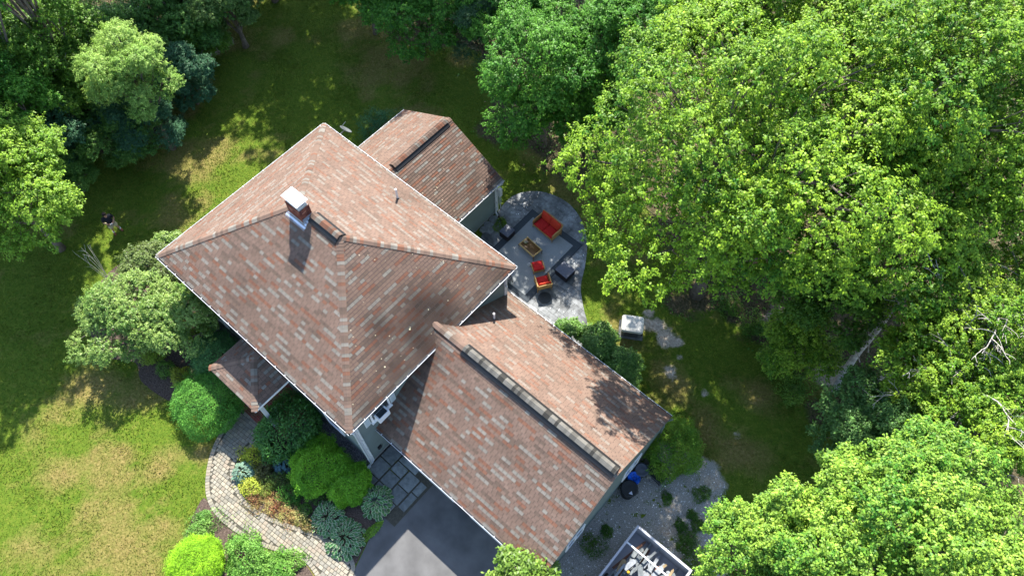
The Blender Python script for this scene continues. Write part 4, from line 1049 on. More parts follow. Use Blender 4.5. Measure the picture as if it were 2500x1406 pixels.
# ------------------------------------------------------------------ shrubs and border plants
def shrub(name, label, px, py, rad, h, seed, kind='ball', leaf_s=.07, n=9000, col=(.03, .09, .02), col2=None, mat=None, aspect=.5, group=None, cat='shrub', xy=None, sy=1.0, rot=0.0, lumpy=.10, spike=.5, stem=True):
    """clipped or natural shrub: a dense skin of leaves over a rounded body"""
    r = np.random.default_rng(seed); rr = random.Random(seed)
    b = xy or XY(px, py, h * .5)
    t = empty(name, (b[0], b[1], 0), rot, label, cat, group)
    z = r.uniform(-.55, 1, n); th = r.uniform(0, 2 * math.pi, n)
    q = np.sqrt(np.clip(1 - z * z, 0, 1)); d = np.stack([q * np.cos(th), q * np.sin(th), z], -1)
    k = 1 + lumpy * vnoise(d[:, 0] * 3 + d[:, 2] * 2, d[:, 1] * 3 - d[:, 2], seed, 3, 1.2) * 1.5
    if kind == 'cone': k = k * (1 - .25 * np.clip(d[:, 2], 0, 1))
    lob_ = sphere_dirs(14, r, -.2); near = np.max(d @ lob_.T, 1)
    k = k * (1 + (lumpy * 1.1 + .03) * (np.clip((near - .80) / .2, 0, 1) - .5))
    dep = 1 - .22 * r.random(n) ** 1.6
    sh_ = r.random((40, 3)); sdir = sphere_dirs(40, r, .0); hit = (d @ sdir.T).max(1) > .992
    dep = np.where(hit, dep * r.uniform(1.0, 1.0 + .10 + lumpy * .5, n), dep)
    P = d * (k * dep)[:, None] * np.array([rad, rad * sy, h * .62]); P[:, 2] += h * .40
    P[:, 2] = np.maximum(P[:, 2], .02)
    N = unit(d * (1 - spike) + np.array([0, 0, .35]) + r.normal(0, .45, (n, 3)))
    T = d * 1.2 + np.array([0, 0, .3]) + r.normal(0, .5, (n, 3))
    c0 = np.array(col); c1 = np.array(col2 or (col[0] * 1.7, col[1] * 1.4, col[2] * 1.3))
    s = np.clip(.5 + .5 * vnoise(P[:, 0] * 3, P[:, 1] * 3, seed + 5, 3, 1.5) + r.normal(0, .25, n), 0, 1)[:, None]
    C = 1.5 * (c0 * (1 - s) + c1 * s) * np.exp(r.normal(0, .2, (n, 1)))
    V, F, Cc = leaf_quads(P, N, leaf_s * r.uniform(.6, 1.4, n), C, r, aspect, T, .1)
    from_arrays('foliage', V, F, mat or M_leaf, t, Cc)
    mb = MB(); 
    for i in range(6):
        a = i * 1.05; mb.tube([(0, 0, -.02), (math.cos(a) * rad * .3, math.sin(a) * rad * .3, h * .45), (math.cos(a) * rad * .6, math.sin(a) * rad * .6 * sy, h * .75)], [.03, .02, .006], 5, (.12, .09, .06), cap=False)
    mb.build('stems', M_bark, t)
    return t

def hosta(label, px, py, rad, h, seed, col=(.035, .085, .03), edge=(.62, .64, .46), n=110, L=.26, group='hostas in the front border', blue=False):
    """rosette of broad cupped leaves with pale margins"""
    r = random.Random(seed); b = XY(px, py, h * .6); t = empty('hosta', (b[0], b[1], 0), 0, label, 'plant', group)
    mb = MB()
    for i in range(n):
        q = math.sqrt((i + .5) / n); a = i * 2.39996 + r.uniform(-.3, .3); rr_ = rad * q * r.uniform(.85, 1.1); z = h * (1 - .75 * q * q) * r.uniform(.85, 1.1) + .04
        Ln = L * r.uniform(.75, 1.15) * (.7 + .4 * q); wd = Ln * .33; pitch = R_(-28 - 38 * q + 40 * (1 - q)) + r.uniform(-.2, .2)
        M = Matrix.Translation((rr_ * .82 * math.cos(a), rr_ * .82 * math.sin(a), z)) @ Matrix.Rotation(a + r.uniform(-.4, .4), 4, 'Z') @ Matrix.Rotation(-pitch * .55, 4, 'Y') @ Matrix.Rotation(r.uniform(-.3, .3), 4, 'X')
        k = r.uniform(1.0, 1.8); c = tuple(x * k for x in col); e = tuple(x * r.uniform(.8, 1.1) for x in edge)
        rows = [(0, .0, 0), (.22, .75, .02), (.5, 1.0, .035), (.78, .62, .01), (1.0, 0, -.06)]
        vs = []; cs = []
        for (u, w_, zz) in rows:
            for s_ in (-1, -.68, 0, .68, 1):
                vs.append(M @ Vector((u * Ln, s_ * w_ * wd, zz * Ln / .26 + abs(s_) * w_ * .02))); cs.append(e if abs(s_) == 1 or u == 1.0 else c)
        fs = [(i_ * 5 + j, i_ * 5 + j + 1, (i_ + 1) * 5 + j + 1, (i_ + 1) * 5 + j) for i_ in range(4) for j in range(4)]
        mb.add(vs, fs, cs)
    mb.build('leaves', M_leaf, t)
    mb = MB()
    for i in range(12):
        a = i * .52; mb.tube([(0, 0, 0), (math.cos(a) * rad * .5, math.sin(a) * rad * .5, h * .6)], .008, 4, (.08, .14, .03), cap=False)
    mb.build('stems', M_leaf, t)
    return t

# flowering shrub mass at the left of the house
LS = dict(col=(.085, .19, .025), col2=(.27, .37, .09))
GAP[0] = .16
make_tree('lilac_shrub', 'large grey green shrub at the left corner of the house, nearest the lawn', 'shrub', XY(295, 755, 2.8), 2.4, 2.5, 2.5, 1.9, 201, 16, 26, 70, .085, lobe_r=.33, sub_r=.34, zmin=-.4, trunk_r=.07, mat=M_glossleaf, group='tall shrubs at the left corner', rough=.3, **LS)
make_tree('lilac_shrub', 'large leafy shrub between the left corner of the roof and the dark yew', 'shrub', XY(425, 770, 2.8), 2.3, 2.2, 2.2, 1.8, 202, 14, 26, 70, .085, lobe_r=.33, sub_r=.34, zmin=-.4, trunk_r=.06, mat=M_glossleaf, group='tall shrubs at the left corner', rough=.3, **LS)
make_tree('lilac_shrub', 'upright shrub touching the left corner of the roof', 'shrub', XY(350, 645, 2.6), 2.2, 1.3, 1.3, 1.4, 203, 10, 24, 60, .08, lobe_r=.36, sub_r=.36, zmin=-.4, trunk_r=.05, mat=M_glossleaf, group='tall shrubs at the left corner', rough=.3, col=(.08, .14, .03), col2=(.17, .22, .06))
make_tree('lilac_shrub', 'small grey green shrub poking out behind the left corner of the roof', 'shrub', XY(408, 590, 2.0), 1.6, .8, .8, 1.1, 204, 8, 22, 50, .075, lobe_r=.4, sub_r=.36, zmin=-.4, trunk_r=.04, mat=M_glossleaf, group='tall shrubs at the left corner', **LS)
shrub('shrub', 'yellow green shrub below the eave right of the leafy corner shrubs', 470, 800, .75, 1.5, 205, leaf_s=.07, n=9000, col=(.09, .15, .02), col2=(.17, .22, .03), lumpy=.25)
shrub('shrub', 'small yellow green bush in the mulch below the leafy corner shrubs', 372, 868, .40, .6, 206, leaf_s=.06, n=3000, col=(.10, .17, .02), col2=(.2, .26, .03), lumpy=.5)
shrub('shrub', 'yellowish small bush left of the dark yew', 437, 916, .36, .5, 207, leaf_s=.06, n=2500, col=(.14, .17, .02), col2=(.26, .27, .03), lumpy=.5)
shrub('perennial', 'thin green perennial between the yellow bushes left of the yew', 405, 900, .38, .4, 208, leaf_s=.06, n=1500, col=(.06, .13, .02), lumpy=.3, cat='plant')
# bare twigs
t = empty('bare_twigs', XY(240, 655, 1.5) + (0,), 0, 'bare pale twigs sticking out above the leafy corner shrub', 'twigs')
mb = MB(); rr = random.Random(77)
for k in range(6):
    e = Vector((rr.uniform(-.9, -.3), rr.uniform(-.3, .5), rr.uniform(2.2, 3.2))); pp = limb(mb, (0, 0, 0), e, .02, .006, rr, (.38, .36, .28), 5)
    for j in range(2): limb(mb, pp[3 + j], pp[3 + j] + Vector((rr.uniform(-.4, .2), rr.uniform(-.3, .3), .4)), .01, .004, rr, (.38, .36, .28), 4)
mb.build('stems', M_bark, t)
# yew mass by the porch
yk = dict(leaf_s=.085, aspect=.28, mat=M_needle)
shrub('yew', 'big dark clipped yew beside the walkway left of the porch, its lower left side sunlit', 510, 972, 1.75, 2.1, 211, n=30000, col=(.035, .12, .018), col2=(.09, .22, .03), kind='cone', sy=1.05, **yk)
shrub('yew', 'dark yew squeezed between the porch roof and the leafy corner shrubs', 525, 868, 1.05, 2.3, 212, n=18000, col=(.03, .09, .03), col2=(.06, .14, .04), **yk)
shrub('rhododendron', 'big round dark green rhododendron right of the porch post', 703, 1040, 1.38, 1.9, 213, n=9000, leaf_s=.13, aspect=.38, mat=M_glossleaf, col=(.03, .10, .022), col2=(.075, .18, .035), lumpy=.12)
shrub('boxwood', 'larger rounded bright green boxwood in the middle of the border', 778, 1135, 1.22, 1.5, 214, n=34000, leaf_s=.06, col=(.075, .20, .012), col2=(.14, .29, .018), lumpy=.14)
shrub('boxwood', 'smaller rounded bright green boxwood next to the two tone hosta by the drive', 853, 1178, .92, 1.2, 215, n=24000, leaf_s=.06, col=(.075, .20, .012), col2=(.14, .29, .018), lumpy=.14)
shrub('shrub', 'low dark bush between the round rhododendron and the blue hosta', 650, 1103, .42, .6, 216, n=4000, leaf_s=.05, col=(.04, .07, .015), col2=(.06, .09, .02))
shrub('shrub', 'golden leaved bush at the walkway edge below the round rhododendron', 612, 1110, .38, .5, 217, n=2600, leaf_s=.06, col=(.2, .24, .02), col2=(.38, .38, .04), lumpy=.55)
hosta('silver green hosta at the inner edge of the walkway', 594, 1150, .58, .55, 218, col=(.10, .17, .12), edge=(.30, .36, .28), n=150, L=.2)
hosta('blue leaved hosta in the shade below the round rhododendron', 690, 1128, .48, .5, 219, col=(.06, .12, .14), edge=(.07, .14, .16), n=80, L=.24)
hosta('variegated hosta beside the flagstone landing and the drive', 918, 1222, .78, .6, 220, col=(.045, .12, .035), n=150, L=.27)
hosta('upper variegated hosta of the pair beside the drive', 800, 1262, .82, .6, 221, col=(.045, .115, .04), n=160, L=.27)
hosta('lower variegated hosta of the pair beside the walkway end', 840, 1312, .92, .6, 222, col=(.045, .115, .04), n=190, L=.27)
shrub('shrub', 'chartreuse bush at the inner walkway edge below the silver hosta', 614, 1183, .38, .4, 223, n=2400, leaf_s=.065, col=(.20, .25, .03), col2=(.36, .36, .05), lumpy=.5)
shrub('shrub', 'olive bush right of the chartreuse bush', 652, 1188, .30, .4, 224, n=1800, leaf_s=.05, col=(.13, .17, .03), col2=(.25, .27, .05), lumpy=.5)
shrub('shrub', 'dark brownish bush between the silver hosta and the boxwood', 640, 1140, .4, .5, 225, n=3000, leaf_s=.06, col=(.06, .06, .025), col2=(.1, .1, .03), lumpy=.5)
shrub('shrub', 'dim green bush left of the larger boxwood', 682, 1172, .42, .45, 226, n=2600, leaf_s=.05, col=(.03, .07, .015), col2=(.07, .11, .02), lumpy=.5)
shrub('perennial', 'feathery green perennial in the mulch below the larger boxwood', 712, 1208, .45, .5, 227, n=2600, leaf_s=.07, aspect=.3, col=(.03, .11, .015), col2=(.06, .17, .02), lumpy=.4, cat='plant')
shrub('perennial', 'small green fern beside the walkway above the pair of hostas', 742, 1245, .3, .3, 228, n=900, leaf_s=.07, aspect=.3, col=(.05, .13, .02), cat='plant')
shrub('perennial', 'thin sprig in the mulch between the boxwoods and the hostas', 775, 1215, .3, .3, 229, n=500, leaf_s=.07, aspect=.3, col=(.05, .13, .02), cat='plant')
shrub('perennial', 'small brown green tuft left of the pair of hostas', 752, 1280, .28, .3, 230, n=900, leaf_s=.06, aspect=.3, col=(.07, .08, .02), cat='plant')
for i, (px, py, rd, lab) in enumerate(((626, 1212, .34, 'uppermost'), (655, 1230, .44, 'second'), (692, 1247, .44, 'third'), (726, 1264, .34, 'lowest'))):
    shrub('barberry', lab + ' red and yellow leaved groundcover clump along the inner walkway edge', px, py, rd, .2, 231 + i, n=2600, leaf_s=.055, col=(.20, .07, .04), col2=(.30, .30, .10), lumpy=.8, group='reddish groundcover along the walkway', cat='plant', sy=.9)
shrub('cypress', 'round golden cypress at the bottom edge beside the lawn', 478, 1372, 1.12, 1.5, 241, n=34000, leaf_s=.09, aspect=.16, col=(.10, .22, .010), col2=(.22, .38, .018), lumpy=.06, mat=M_needle)
shrub('groundcover', 'spreading light green shrub right of the golden cypress', 600, 1375, .95, .7, 242, n=12000, leaf_s=.075, col=(.06, .16, .02), col2=(.15, .27, .05), lumpy=.5)
shrub('groundcover', 'light green shrub at the bottom edge near the walkway', 680, 1385, .75, .55, 243, n=8000, leaf_s=.075, col=(.06, .16, .02), col2=(.15, .27, .05), lumpy=.5)
shrub('groundcover', 'leafy clump above the golden cypress at the lawn edge', 490, 1290, .52, .4, 244, n=3500, leaf_s=.075, aspect=.35, col=(.07, .17, .03), col2=(.16, .27, .06), lumpy=.55)
shrub('perennial', 'small tuft in the mulch where the lawn meets the walkway', 498, 1260, .26, .3, 245, n=900, leaf_s=.09, aspect=.25, col=(.06, .15, .03), col2=(.14, .24, .05), cat='plant')
shrub('perennial', 'tiny weed in the mulch right of the leafy clump', 560, 1330, .16, .15, 246, n=300, leaf_s=.08, aspect=.25, col=(.08, .18, .03), cat='plant')
shrub('perennial', 'tiny weed in the mulch just below the walkway curve', 600, 1312, .12, .12, 247, n=250, leaf_s=.08, aspect=.25, col=(.08, .18, .03), cat='plant')
# landscape grass strip at the drive
shrub('grass_clump', 'strip of grass along the drive edge below the drive side hosta', 903, 1300, .16, .12, 248, n=1800, leaf_s=.08, aspect=.2, col=(.09, .19, .02), sy=4.0, rot=R_(-4), cat='plant')
# shrubs behind garage, by the generator, sunroom
RH = dict(lobe_r=.36, sub_r=.38, zmin=-.4, trunk_r=.05, mat=M_glossleaf, aspect=.42, col=(.08, .19, .03), col2=(.17, .29, .06))
rg = 'rhododendrons behind the garage'
make_tree('rhododendron', 'small glossy shrub at the garage gutter nearest the patio', 'shrub', XY(1392, 803, 1.4), 1.1, .75, .75, .8, 251, 8, 20, 40, .14, group=rg, **RH)
make_tree('rhododendron', 'glossy shrub behind the garage between the patio shrub and the generator', 'shrub', XY(1462, 838, 1.7), 1.4, 1.05, 1.05, 1.1, 252, 10, 22, 44, .15, group=rg, **RH)
make_tree('rhododendron', 'glossy shrub behind the garage just below the generator', 'shrub', XY(1515, 882, 1.6), 1.3, .95, .95, 1.0, 253, 9, 22, 44, .15, group=rg, **RH)
make_tree('rhododendron', 'lowest glossy shrub peeping over the garage gutter', 'shrub', XY(1540, 925, 1.2), .9, .55, .55, .7, 254, 7, 18, 36, .13, group=rg, **RH)
shrub('shrub', 'round green bush beside the far corner of the garage above the bins', 1650, 1090, 1.3, 1.7, 255, n=22000, leaf_s=.07, col=(.05, .13, .012), col2=(.12, .20, .018), lumpy=.2)
shrub('yew', 'small dark yew behind the left eave of the sunroom', 925, 305, .9, 1.3, 256, n=7000, col=(.02, .07, .03), col2=(.04, .11, .045), lumpy=.3, **yk)
make_tree('laurel_tree', 'leafy branch tips in front of the garage gutter at the bottom edge', 'tree', XY(1282, 1418, 3.6), 3.2, 1.5, 1.5, 1.2, 261, 11, 18, 34, .19, lobe_r=.34, sub_r=.4, zmin=-.3, trunk_r=.07, mat=M_glossleaf, aspect=.45, col=(.10, .19, .02), col2=(.2, .3, .05))
# weeds in the gravel
wl = ['weed tuft in the gravel right of the bright sandy patch', 'weed tuft near the light green tree right of the gravel', 'upper weed tuft above the skip corner', 'weed tuft under the light green tree', 'low weeds beside the skip', 'weed patch on the gravel below the garage end wall', 'weed patch nearest the bottom garage window', 'weeds between the bins and the maple side lawn', 'weed tuft at the upper edge of the gravel', 'big weed clump at the lower right of the gravel']
for i, (px, py, rd) in enumerate(((1663, 1282, .22), (1706, 1283, .22), (1690, 1258, .2), (1680, 1310, .3), (1674, 1333, .34), (1448, 1330, .4), (1480, 1295, .22), (1630, 1215, .2), (1715, 1205, .3), (1705, 1375, .5))):
    shrub('weed', wl[i], px, py, rd, rd * .9, 270 + i, n=int(2500 * rd + 500), leaf_s=.06, col=(.035, .09, .015), col2=(.08, .14, .02), lumpy=.4, group='weeds in the gravel', cat='plant')
# saplings along the wood's edge
for i, (px, py, rd, lab) in enumerate(((1900, 870, .6, 'low green sapling at the edge of the worn lawn under the biggest maple'), (1950, 905, .7, 'bushy sapling between the worn lawn and the leaning trunk'), (1935, 960, .5, 'small sapling below the leaning trunk'),
    (2170, 960, .9, 'light green sapling below the leaning trunk, right of its foot'), (1840, 800, .5, 'tiny sapling under the biggest maple'), (2080, 1030, .8, 'dark bush at the foot of the leaning trunk'), (1780, 745, .5, 'grey green bush at the foot of the biggest maple'))):
    shrub('sapling', lab, px, py, rd, rd * 1.5, 290 + i, n=int(3500 * rd), leaf_s=.09, col=(.04, .10, .014), col2=(.10, .17, .02), lumpy=.5, group='saplings along the wood edge', cat='plant')
# ------------------------------------------------------------------ grass blades, leaf litter
def build_grass():
    r = np.random.default_rng(12); n = 420000
    x = r.uniform(-20, 30, n); y = r.uniform(-15, 30, n)
    keep = in_poly(x, y, smooth_pts(P_lawn, 1))
    # only where the photograph looks
    for poly in (P_drive, P_walk, P_bed, P_bed2, P_bed3, P_patio): keep &= ~in_poly(x, y, poly)
    keep &= ~((x > .2) & (x < W - .2) & (y > .2) & (y < D)); keep &= ~((x > 12) & (x < 21.8) & (y > 1.3) & (y < 10)); keep &= ~((x > .5) & (x < 7.5) & (y > 9) & (y < 15))
    x, y = x[keep], y[keep]
    tan, soil, wood, grav = ground_masks(x, y)
    k = (r.random(len(x)) > soil * 1.1) & (r.random(len(x)) > grav * 1.05) & (r.random(len(x)) > wood * 1.1); x, y, tan, soil, wood = x[k], y[k], tan[k], soil[k], wood[k]
    n = len(x); C = grass_col(x, y, tan, wood, soil, r)
    h = r.uniform(.03, .085, n) * (1 + .5 * vnoise(x, y, 9, 2, 2.0)); a = r.uniform(0, 6.28, n); w_ = r.uniform(.012, .028, n)
    lean = vnoise(x, y, 15, 2, 1.5) * 3; la = lean + r.normal(0, .7, n); ll = h * r.uniform(.4, 1.3, n)
    p0 = np.stack([x - np.cos(a) * w_, y - np.sin(a) * w_, 0 * x], -1); p1 = np.stack([x + np.cos(a) * w_, y + np.sin(a) * w_, 0 * x], -1)
    p2 = np.stack([x + np.cos(la) * ll, y + np.sin(la) * ll, h], -1)
    V = np.stack([p0, p1, p2], 1).reshape(-1, 3); F = np.arange(3 * n).reshape(n, 3)
    o = from_arrays('grass', V, F, M_needle, None, np.repeat(C, 3, 0)); tag(o, 'short lawn grass, green with dry tan patches', 'grass', kind='stuff')
build_grass()
def build_litter():
    r = np.random.default_rng(21); n = 26000
    x = r.uniform(-30, 45, n); y = r.uniform(-20, 50, n); _, _, wood, _ = ground_masks(x, y)
    k = r.random(n) < wood; x, y = x[k], y[k]; n = len(x)
    P = np.stack([x, y, r.uniform(.01, .05, n)], -1); N = unit(np.array([0, 0, 1.]) + r.normal(0, .35, (n, 3)))
    c = np.array([.16, .10, .055]) * np.exp(r.normal(0, .4, (n, 1)))
    V, F, C = leaf_quads(P, N, r.uniform(.08, .18, n), c, r, .7)
    tag(from_arrays('leaf_litter', V, F, M_leaf, None, C), 'fallen brown leaves on the floor of the wood', 'leaf litter', kind='stuff')
build_litter()
SKX = (23.0, 27.0)
def build_understory():
    r = np.random.default_rng(22); n = 150000
    x = r.uniform(-30, 45, n); y = r.uniform(-20, 50, n); _, _, wood, _ = ground_masks(x, y)
    c0 = vnoise(x, y, 33, 3, .9); k = (r.random(n) < wood) & (c0 > -.35) & ~((x > 10) & (y < -2)) & ~in_poly(x, y, P_gravel) & ~((x > SKX[0]) & (x < SKX[1]) & (y < 6.2)) & ~((x > 0) & (x < 22) & (y > 0) & (y < 10.2)); x, y, c0 = x[k], y[k], c0[k]; n = len(x)
    P = np.stack([x, y, r.uniform(.02, 1.0, n) * np.clip(c0 * 2 + .5, .1, 1)], -1); N = unit(np.array([0, 0, 1.]) + r.normal(0, .5, (n, 3)))
    c = np.array([.08, .19, .02]) * np.exp(r.normal(0, .35, (n, 1)))
    V, F, C = leaf_quads(P, N, r.uniform(.1, .2, n), c, r, .6)
    tag(from_arrays('undergrowth', V, F, M_leaf, None, C), 'low green undergrowth beneath the trees', 'undergrowth', kind='stuff')
build_understory()
def build_roof_litter():
    r = random.Random(5); mb = MB()
    sl2 = (GR - GE) / (GM - GY0)
    for k in range(90):
        x, y = r.uniform(7.5, 12.5), r.uniform(.6, 9.6)
        if x < RX1 + abs(y - HD) + .2: continue
        z = HE + sl * (W - x) + .03; s = r.choice((.012, .015, .02, .035)); mb.lathe([(s, 0), (s * .8, s * .4), (0, s * .5)], 6, (.62, .56, .38), Mrot(0, (x, y, z)))
    for k in range(25):
        x, y = r.uniform(4.3, 7.4), r.uniform(10.5, 14.8); z = SE + (SX1 - x) * (SR - SE) / (SX1 - SM) + .03; s = r.choice((.012, .02)); mb.lathe([(s, 0), (s * .8, s * .4), (0, s * .5)], 6, (.62, .56, .38), Mrot(0, (x, y, z)))
    tag(mb.build('roof_litter', M_fabric, None), 'tiny pale leaves and seeds scattered on the roof slopes', 'leaf litter', kind='stuff')
build_roof_litter()
def patio_flecks():
    r = np.random.default_rng(31); n = 260
    cs = [(8.6, 16.2), (9.0, 15.4), (13.6, 13.0), (14.2, 12.6), (8.3, 15.6), (10.9, 17.2), (12.6, 15.6), (10, 16.8)]
    c = np.array(cs)[r.integers(0, len(cs), n)]; x = c[:, 0] + r.normal(0, .35, n); y = c[:, 1] + r.normal(0, .35, n); k = in_poly(x, y, P_patio) & (x > 7.7); x, y = x[k], y[k]
    stones('fallen_petals', x, y, .052, .008, .022, (.5, .52, .52), r, 'small white flecks fallen on the patio slabs')
patio_flecks()

# ------------------------------------------------------------------ patio furniture
def quad_rug():
    x0, y0, x1, y1 = 8.86, 11.5, 12.46, 16.16; b = .38
    t = empty('rug', (x0, y0, .056), 0, 'large light grey rug with a dark border on the patio', 'rug')
    mb = MB(); mb.box(0, 0, 0, x1 - x0, y1 - y0, .008, (.035, .042, .052)); mb.box(.05, .05, .008, x1 - x0 - .05, y1 - y0 - .05, .011, (.05, .06, .07)); mb.build('border', M_fabric, t)
    mb = MB(); mb.box(b, b * .7, .011, x1 - x0 - b, y1 - y0 - b, .017, (.235, .25, .255)); mb.build('field', M_fabric, t)
quad_rug()
RED = (0.46, 0.022, 0.02); WICK = (0.42, 0.25, 0.09)
ZP = .073
def cushion(mb, x0, y0, z0, x1, y1, z1, col, M=None, b=.05):
    """pillowed cushion"""
    n = 7; vs = []; fs = []
    for s in (0, 1):
        for i in range(n):
            for j in range(n):
                u, v = i / (n - 1), j / (n - 1); e = min(1, min(u, 1 - u, v, 1 - v) * 4 + .0); bul = (1 - (1 - e) ** 2)
                z = (z0 + z1) / 2 + (1 if s else -1) * (z1 - z0) / 2 * (.35 + .65 * bul) * (1.0)
                p = Vector((x0 + (x1 - x0) * u, y0 + (y1 - y0) * v, z)); vs.append(M @ p if M is not None else p)
    for s in (0, 1):
        for i in range(n - 1):
            for j in range(n - 1):
                a = s * n * n + i * n + j; f = (a, a + n, a + n + 1, a + 1); fs.append(f if s else f[::-1])
    per = [(i, 0) for i in range(n)] + [(n - 1, j) for j in range(1, n)] + [(i, n - 1) for i in range(n - 2, -1, -1)] + [(0, j) for j in range(n - 2, 0, -1)]
    for k in range(len(per)):
        (a, b_), (c, d) = per[k], per[(k + 1) % len(per)]; p, q = a * n + b_, c * n + d; fs.append((p, q, q + n * n, p + n * n))
    mb.add(vs, fs, col)
def seat(name, label, loc, rz, wd, dp, cushions, cat, group=None, hb=.86):
    t = empty(name, (*loc, ZP), rz, label, cat, group); h = wd / 2; d = dp / 2
    # local: faces -y, back at +y
    mb = MB(); mb.box(-h + .05, -d + .03, .22, h - .05, d - .08, .29, WICK); mb.box(-h + .05, -d + .02, .20, h - .05, -d + .045, .33, WICK); mb.build('seat_frame', M_wicker, t)
    mb = MB()
    Mb = Matrix.Translation((0, d - .12, .28)) @ Matrix.Rotation(R_(-14), 4, 'X')
    mb.box(-h + .03, .0, 0, h - .03, .05, hb - .30, WICK, Mb); mb.tube([Mb @ Vector((-h + .03, .03, hb - .30)), Mb @ Vector((0, .03, hb - .25)), Mb @ Vector((h - .03, .03, hb - .30))], .028, 8, WICK)
    mb.build('backrest', M_wicker, t)
    for s in (-1, 1):
        mb = MB(); x = s * (h - .03)
        mb.tube([(x, -d + .04, .60), (x, -d * .3, .635), (x, d * .5, .62), (x, d - .05, .66)], .034, 8, WICK); mb.box(x - .02, -d + .05, .22, x + .02, d - .1, .60, tuple(c * .8 for c in WICK)); mb.build('armrest', M_wicker, t)
        for y in (-d + .05, d - .06):
            mb = MB(); mb.tube([(x, y, 0), (x, y, .3), (x, y, .6)], [.022, .03, .03], 8, (.30, .17, .07)); mb.build('leg', M_wood, t)
    for k in range(cushions):
        a = -h + .08 + (2 * h - .16) * k / cushions; b = -h + .08 + (2 * h - .16) * (k + 1) / cushions
        mb = MB(); cushion(mb, a + .004, -d + .03, .29, b - .004, d - .16, .43, RED); mb.build('seat_cushion', M_fabric, t, True)
        mb = MB(); M2 = Matrix.Translation((0, d - .15, .34)) @ Matrix.Rotation(R_(90 - 14), 4, 'X'); cushion(mb, a + .004, .04, -.02, b - .004, hb - .28, .11, (.55, .05, .025) , M2); mb.build('back_cushion', M_fabric, t, True)
    return t
c = G(1336, 553, .5)
seat('loveseat', 'red cushioned wicker loveseat on the far side of the rug', (c.x, c.y), R_(-4), 1.5, .82, 2, 'loveseat')
c = G(1326, 688, .5); o2 = G(1313, 650, .4); ang = math.atan2(o2.y - c.y, o2.x - c.x) + math.pi / 2
seat('armchair', 'single wicker armchair with red cushions seen from behind', (c.x, c.y), ang, .80, .80, 1, 'armchair')
t = empty('ottoman', (o2.x, o2.y, ZP), ang, 'small wicker ottoman with a red cushion in front of the armchair', 'ottoman')
mb = MB(); mb.box(-.30, -.25, .14, .30, .25, .30, WICK); mb.build('frame', M_wicker, t)
for s in (-1, 1):
    mb = MB(); mb.tube([(s * .31, -.27, .36), (s * .32, 0, .40), (s * .31, .27, .36)], .03, 8, WICK); mb.build('side_rail', M_wicker, t)
    for u in (-1, 1): mb = MB(); mb.tube([(s * .29, u * .24, 0), (s * .29, u * .24, .34)], .025, 8, (.30, .17, .07)); mb.build('leg', M_wood, t)
mb = MB(); cushion(mb, -.27, -.27, .30, .27, .27, .44, RED); mb.build('cushion', M_fabric, t, True)
# coffee table
c = G(1295, 603, .46)
t = empty('coffee_table', (c.x, c.y, ZP), R_(-6), 'gilt coffee table with a brown glass top and curled legs on the rug', 'table')
mb = MB(); L2, W2 = .56, .33; GOLD = (.45, .30, .11)
for (a, b, c_, d) in ((-L2, -W2, L2, -W2 + .05), (-L2, W2 - .05, L2, W2), (-L2, -W2 + .05, -L2 + .05, W2 - .05), (L2 - .05, -W2 + .05, L2, W2 - .05)): mb.box(a, b, .34, c_, d, .43, GOLD)
mb.build('frame', M_wood, t)
M_brownglass = material('brown_glass', 0.12, 0.6, 2, 0.3, color=(0.10, 0.045, 0.012))
mb = MB(); mb.box(-L2 + .05, -W2 + .05, .40, L2 - .05, W2 - .05, .418); mb.build('glass_top', M_brownglass, t)
for sx in (-1, 1):
    for sy in (-1, 1):
        mb = MB(); x, y = sx * (L2 - .03), sy * (W2 - .03)
        mb.tube([(x, y, .38), (x + sx * .05, y + sy * .03, .28), (x + sx * .02, y + sy * .01, .16), (x - sx * .01, y, .07), (x + sx * .05, y + sy * .02, .02)], [.022, .024, .016, .014, .02], 8, (.12, .07, .03)); mb.build('leg', M_metal, t)
c = G(1283, 592, .5); t = empty('flower_bowl', (c.x, c.y, ZP + .43 - .008), 0, 'small bowl of dried flowers on the left end of the glass table', 'bowl')
mb = MB(); mb.lathe([(.0, 0), (.06, 0), (.11, .06), (.105, .06), (.05, .015), (0, .012)], 14, (.2, .16, .1)); mb.build('bowl', M_stone, t)
mb = MB(); rr = random.Random(3)
for k in range(26): mb.lathe([(0, 0), (.022, .008), (.018, .02), (0, .026)], 6, rr.choice(((.5, .45, .3), (.25, .3, .1), (.5, .2, .12), (.6, .55, .45))), Mrot(0, (rr.uniform(-.09, .09), rr.uniform(-.09, .09), rr.uniform(.03, .09))))
mb.build('flowers', M_fabric, t)
# dark cube tables
def cube_table(label, px, py, w_, d, h, rz, gloss):
    c = G(px, py, h + .05); t = empty('side_table', (c.x, c.y, .05 if gloss else ZP - .02), rz, label, 'side table', 'dark cube side tables')
    mb = MB(); mb.bbox(-w_ / 2 + .02, -d / 2 + .02, .03, w_ / 2 - .02, d / 2 - .02, h - .03, .02, (.018, .016, .02)); 
    for k in range(8): z = .07 + k * (h - .12) / 8; mb.box(-w_ / 2 + .014, -d / 2 + .014, z, w_ / 2 - .014, d / 2 - .014, z + .02, (.028, .022, .026))
    mb.build('body', M_wicker, t)
    mb = MB(); mb.bbox(-w_ / 2, -d / 2, h - .03, w_ / 2, d / 2, h, .02, (.075, .085, .115)); mb.build('table_top', M_dark, t)
    for (a, b) in ((-1, -1), (-1, 1), (1, -1), (1, 1)): mb = MB(); mb.box(a * (w_ / 2 - .06) - .02, b * (d / 2 - .06) - .02, 0, a * (w_ / 2 - .06) + .02, b * (d / 2 - .06) + .02, .03, (.02, .02, .02)); mb.build('foot', M_dark, t)
cube_table('dark square side table beside the sunroom wall', 1238, 563, .62, .62, .52, R_(0), False)
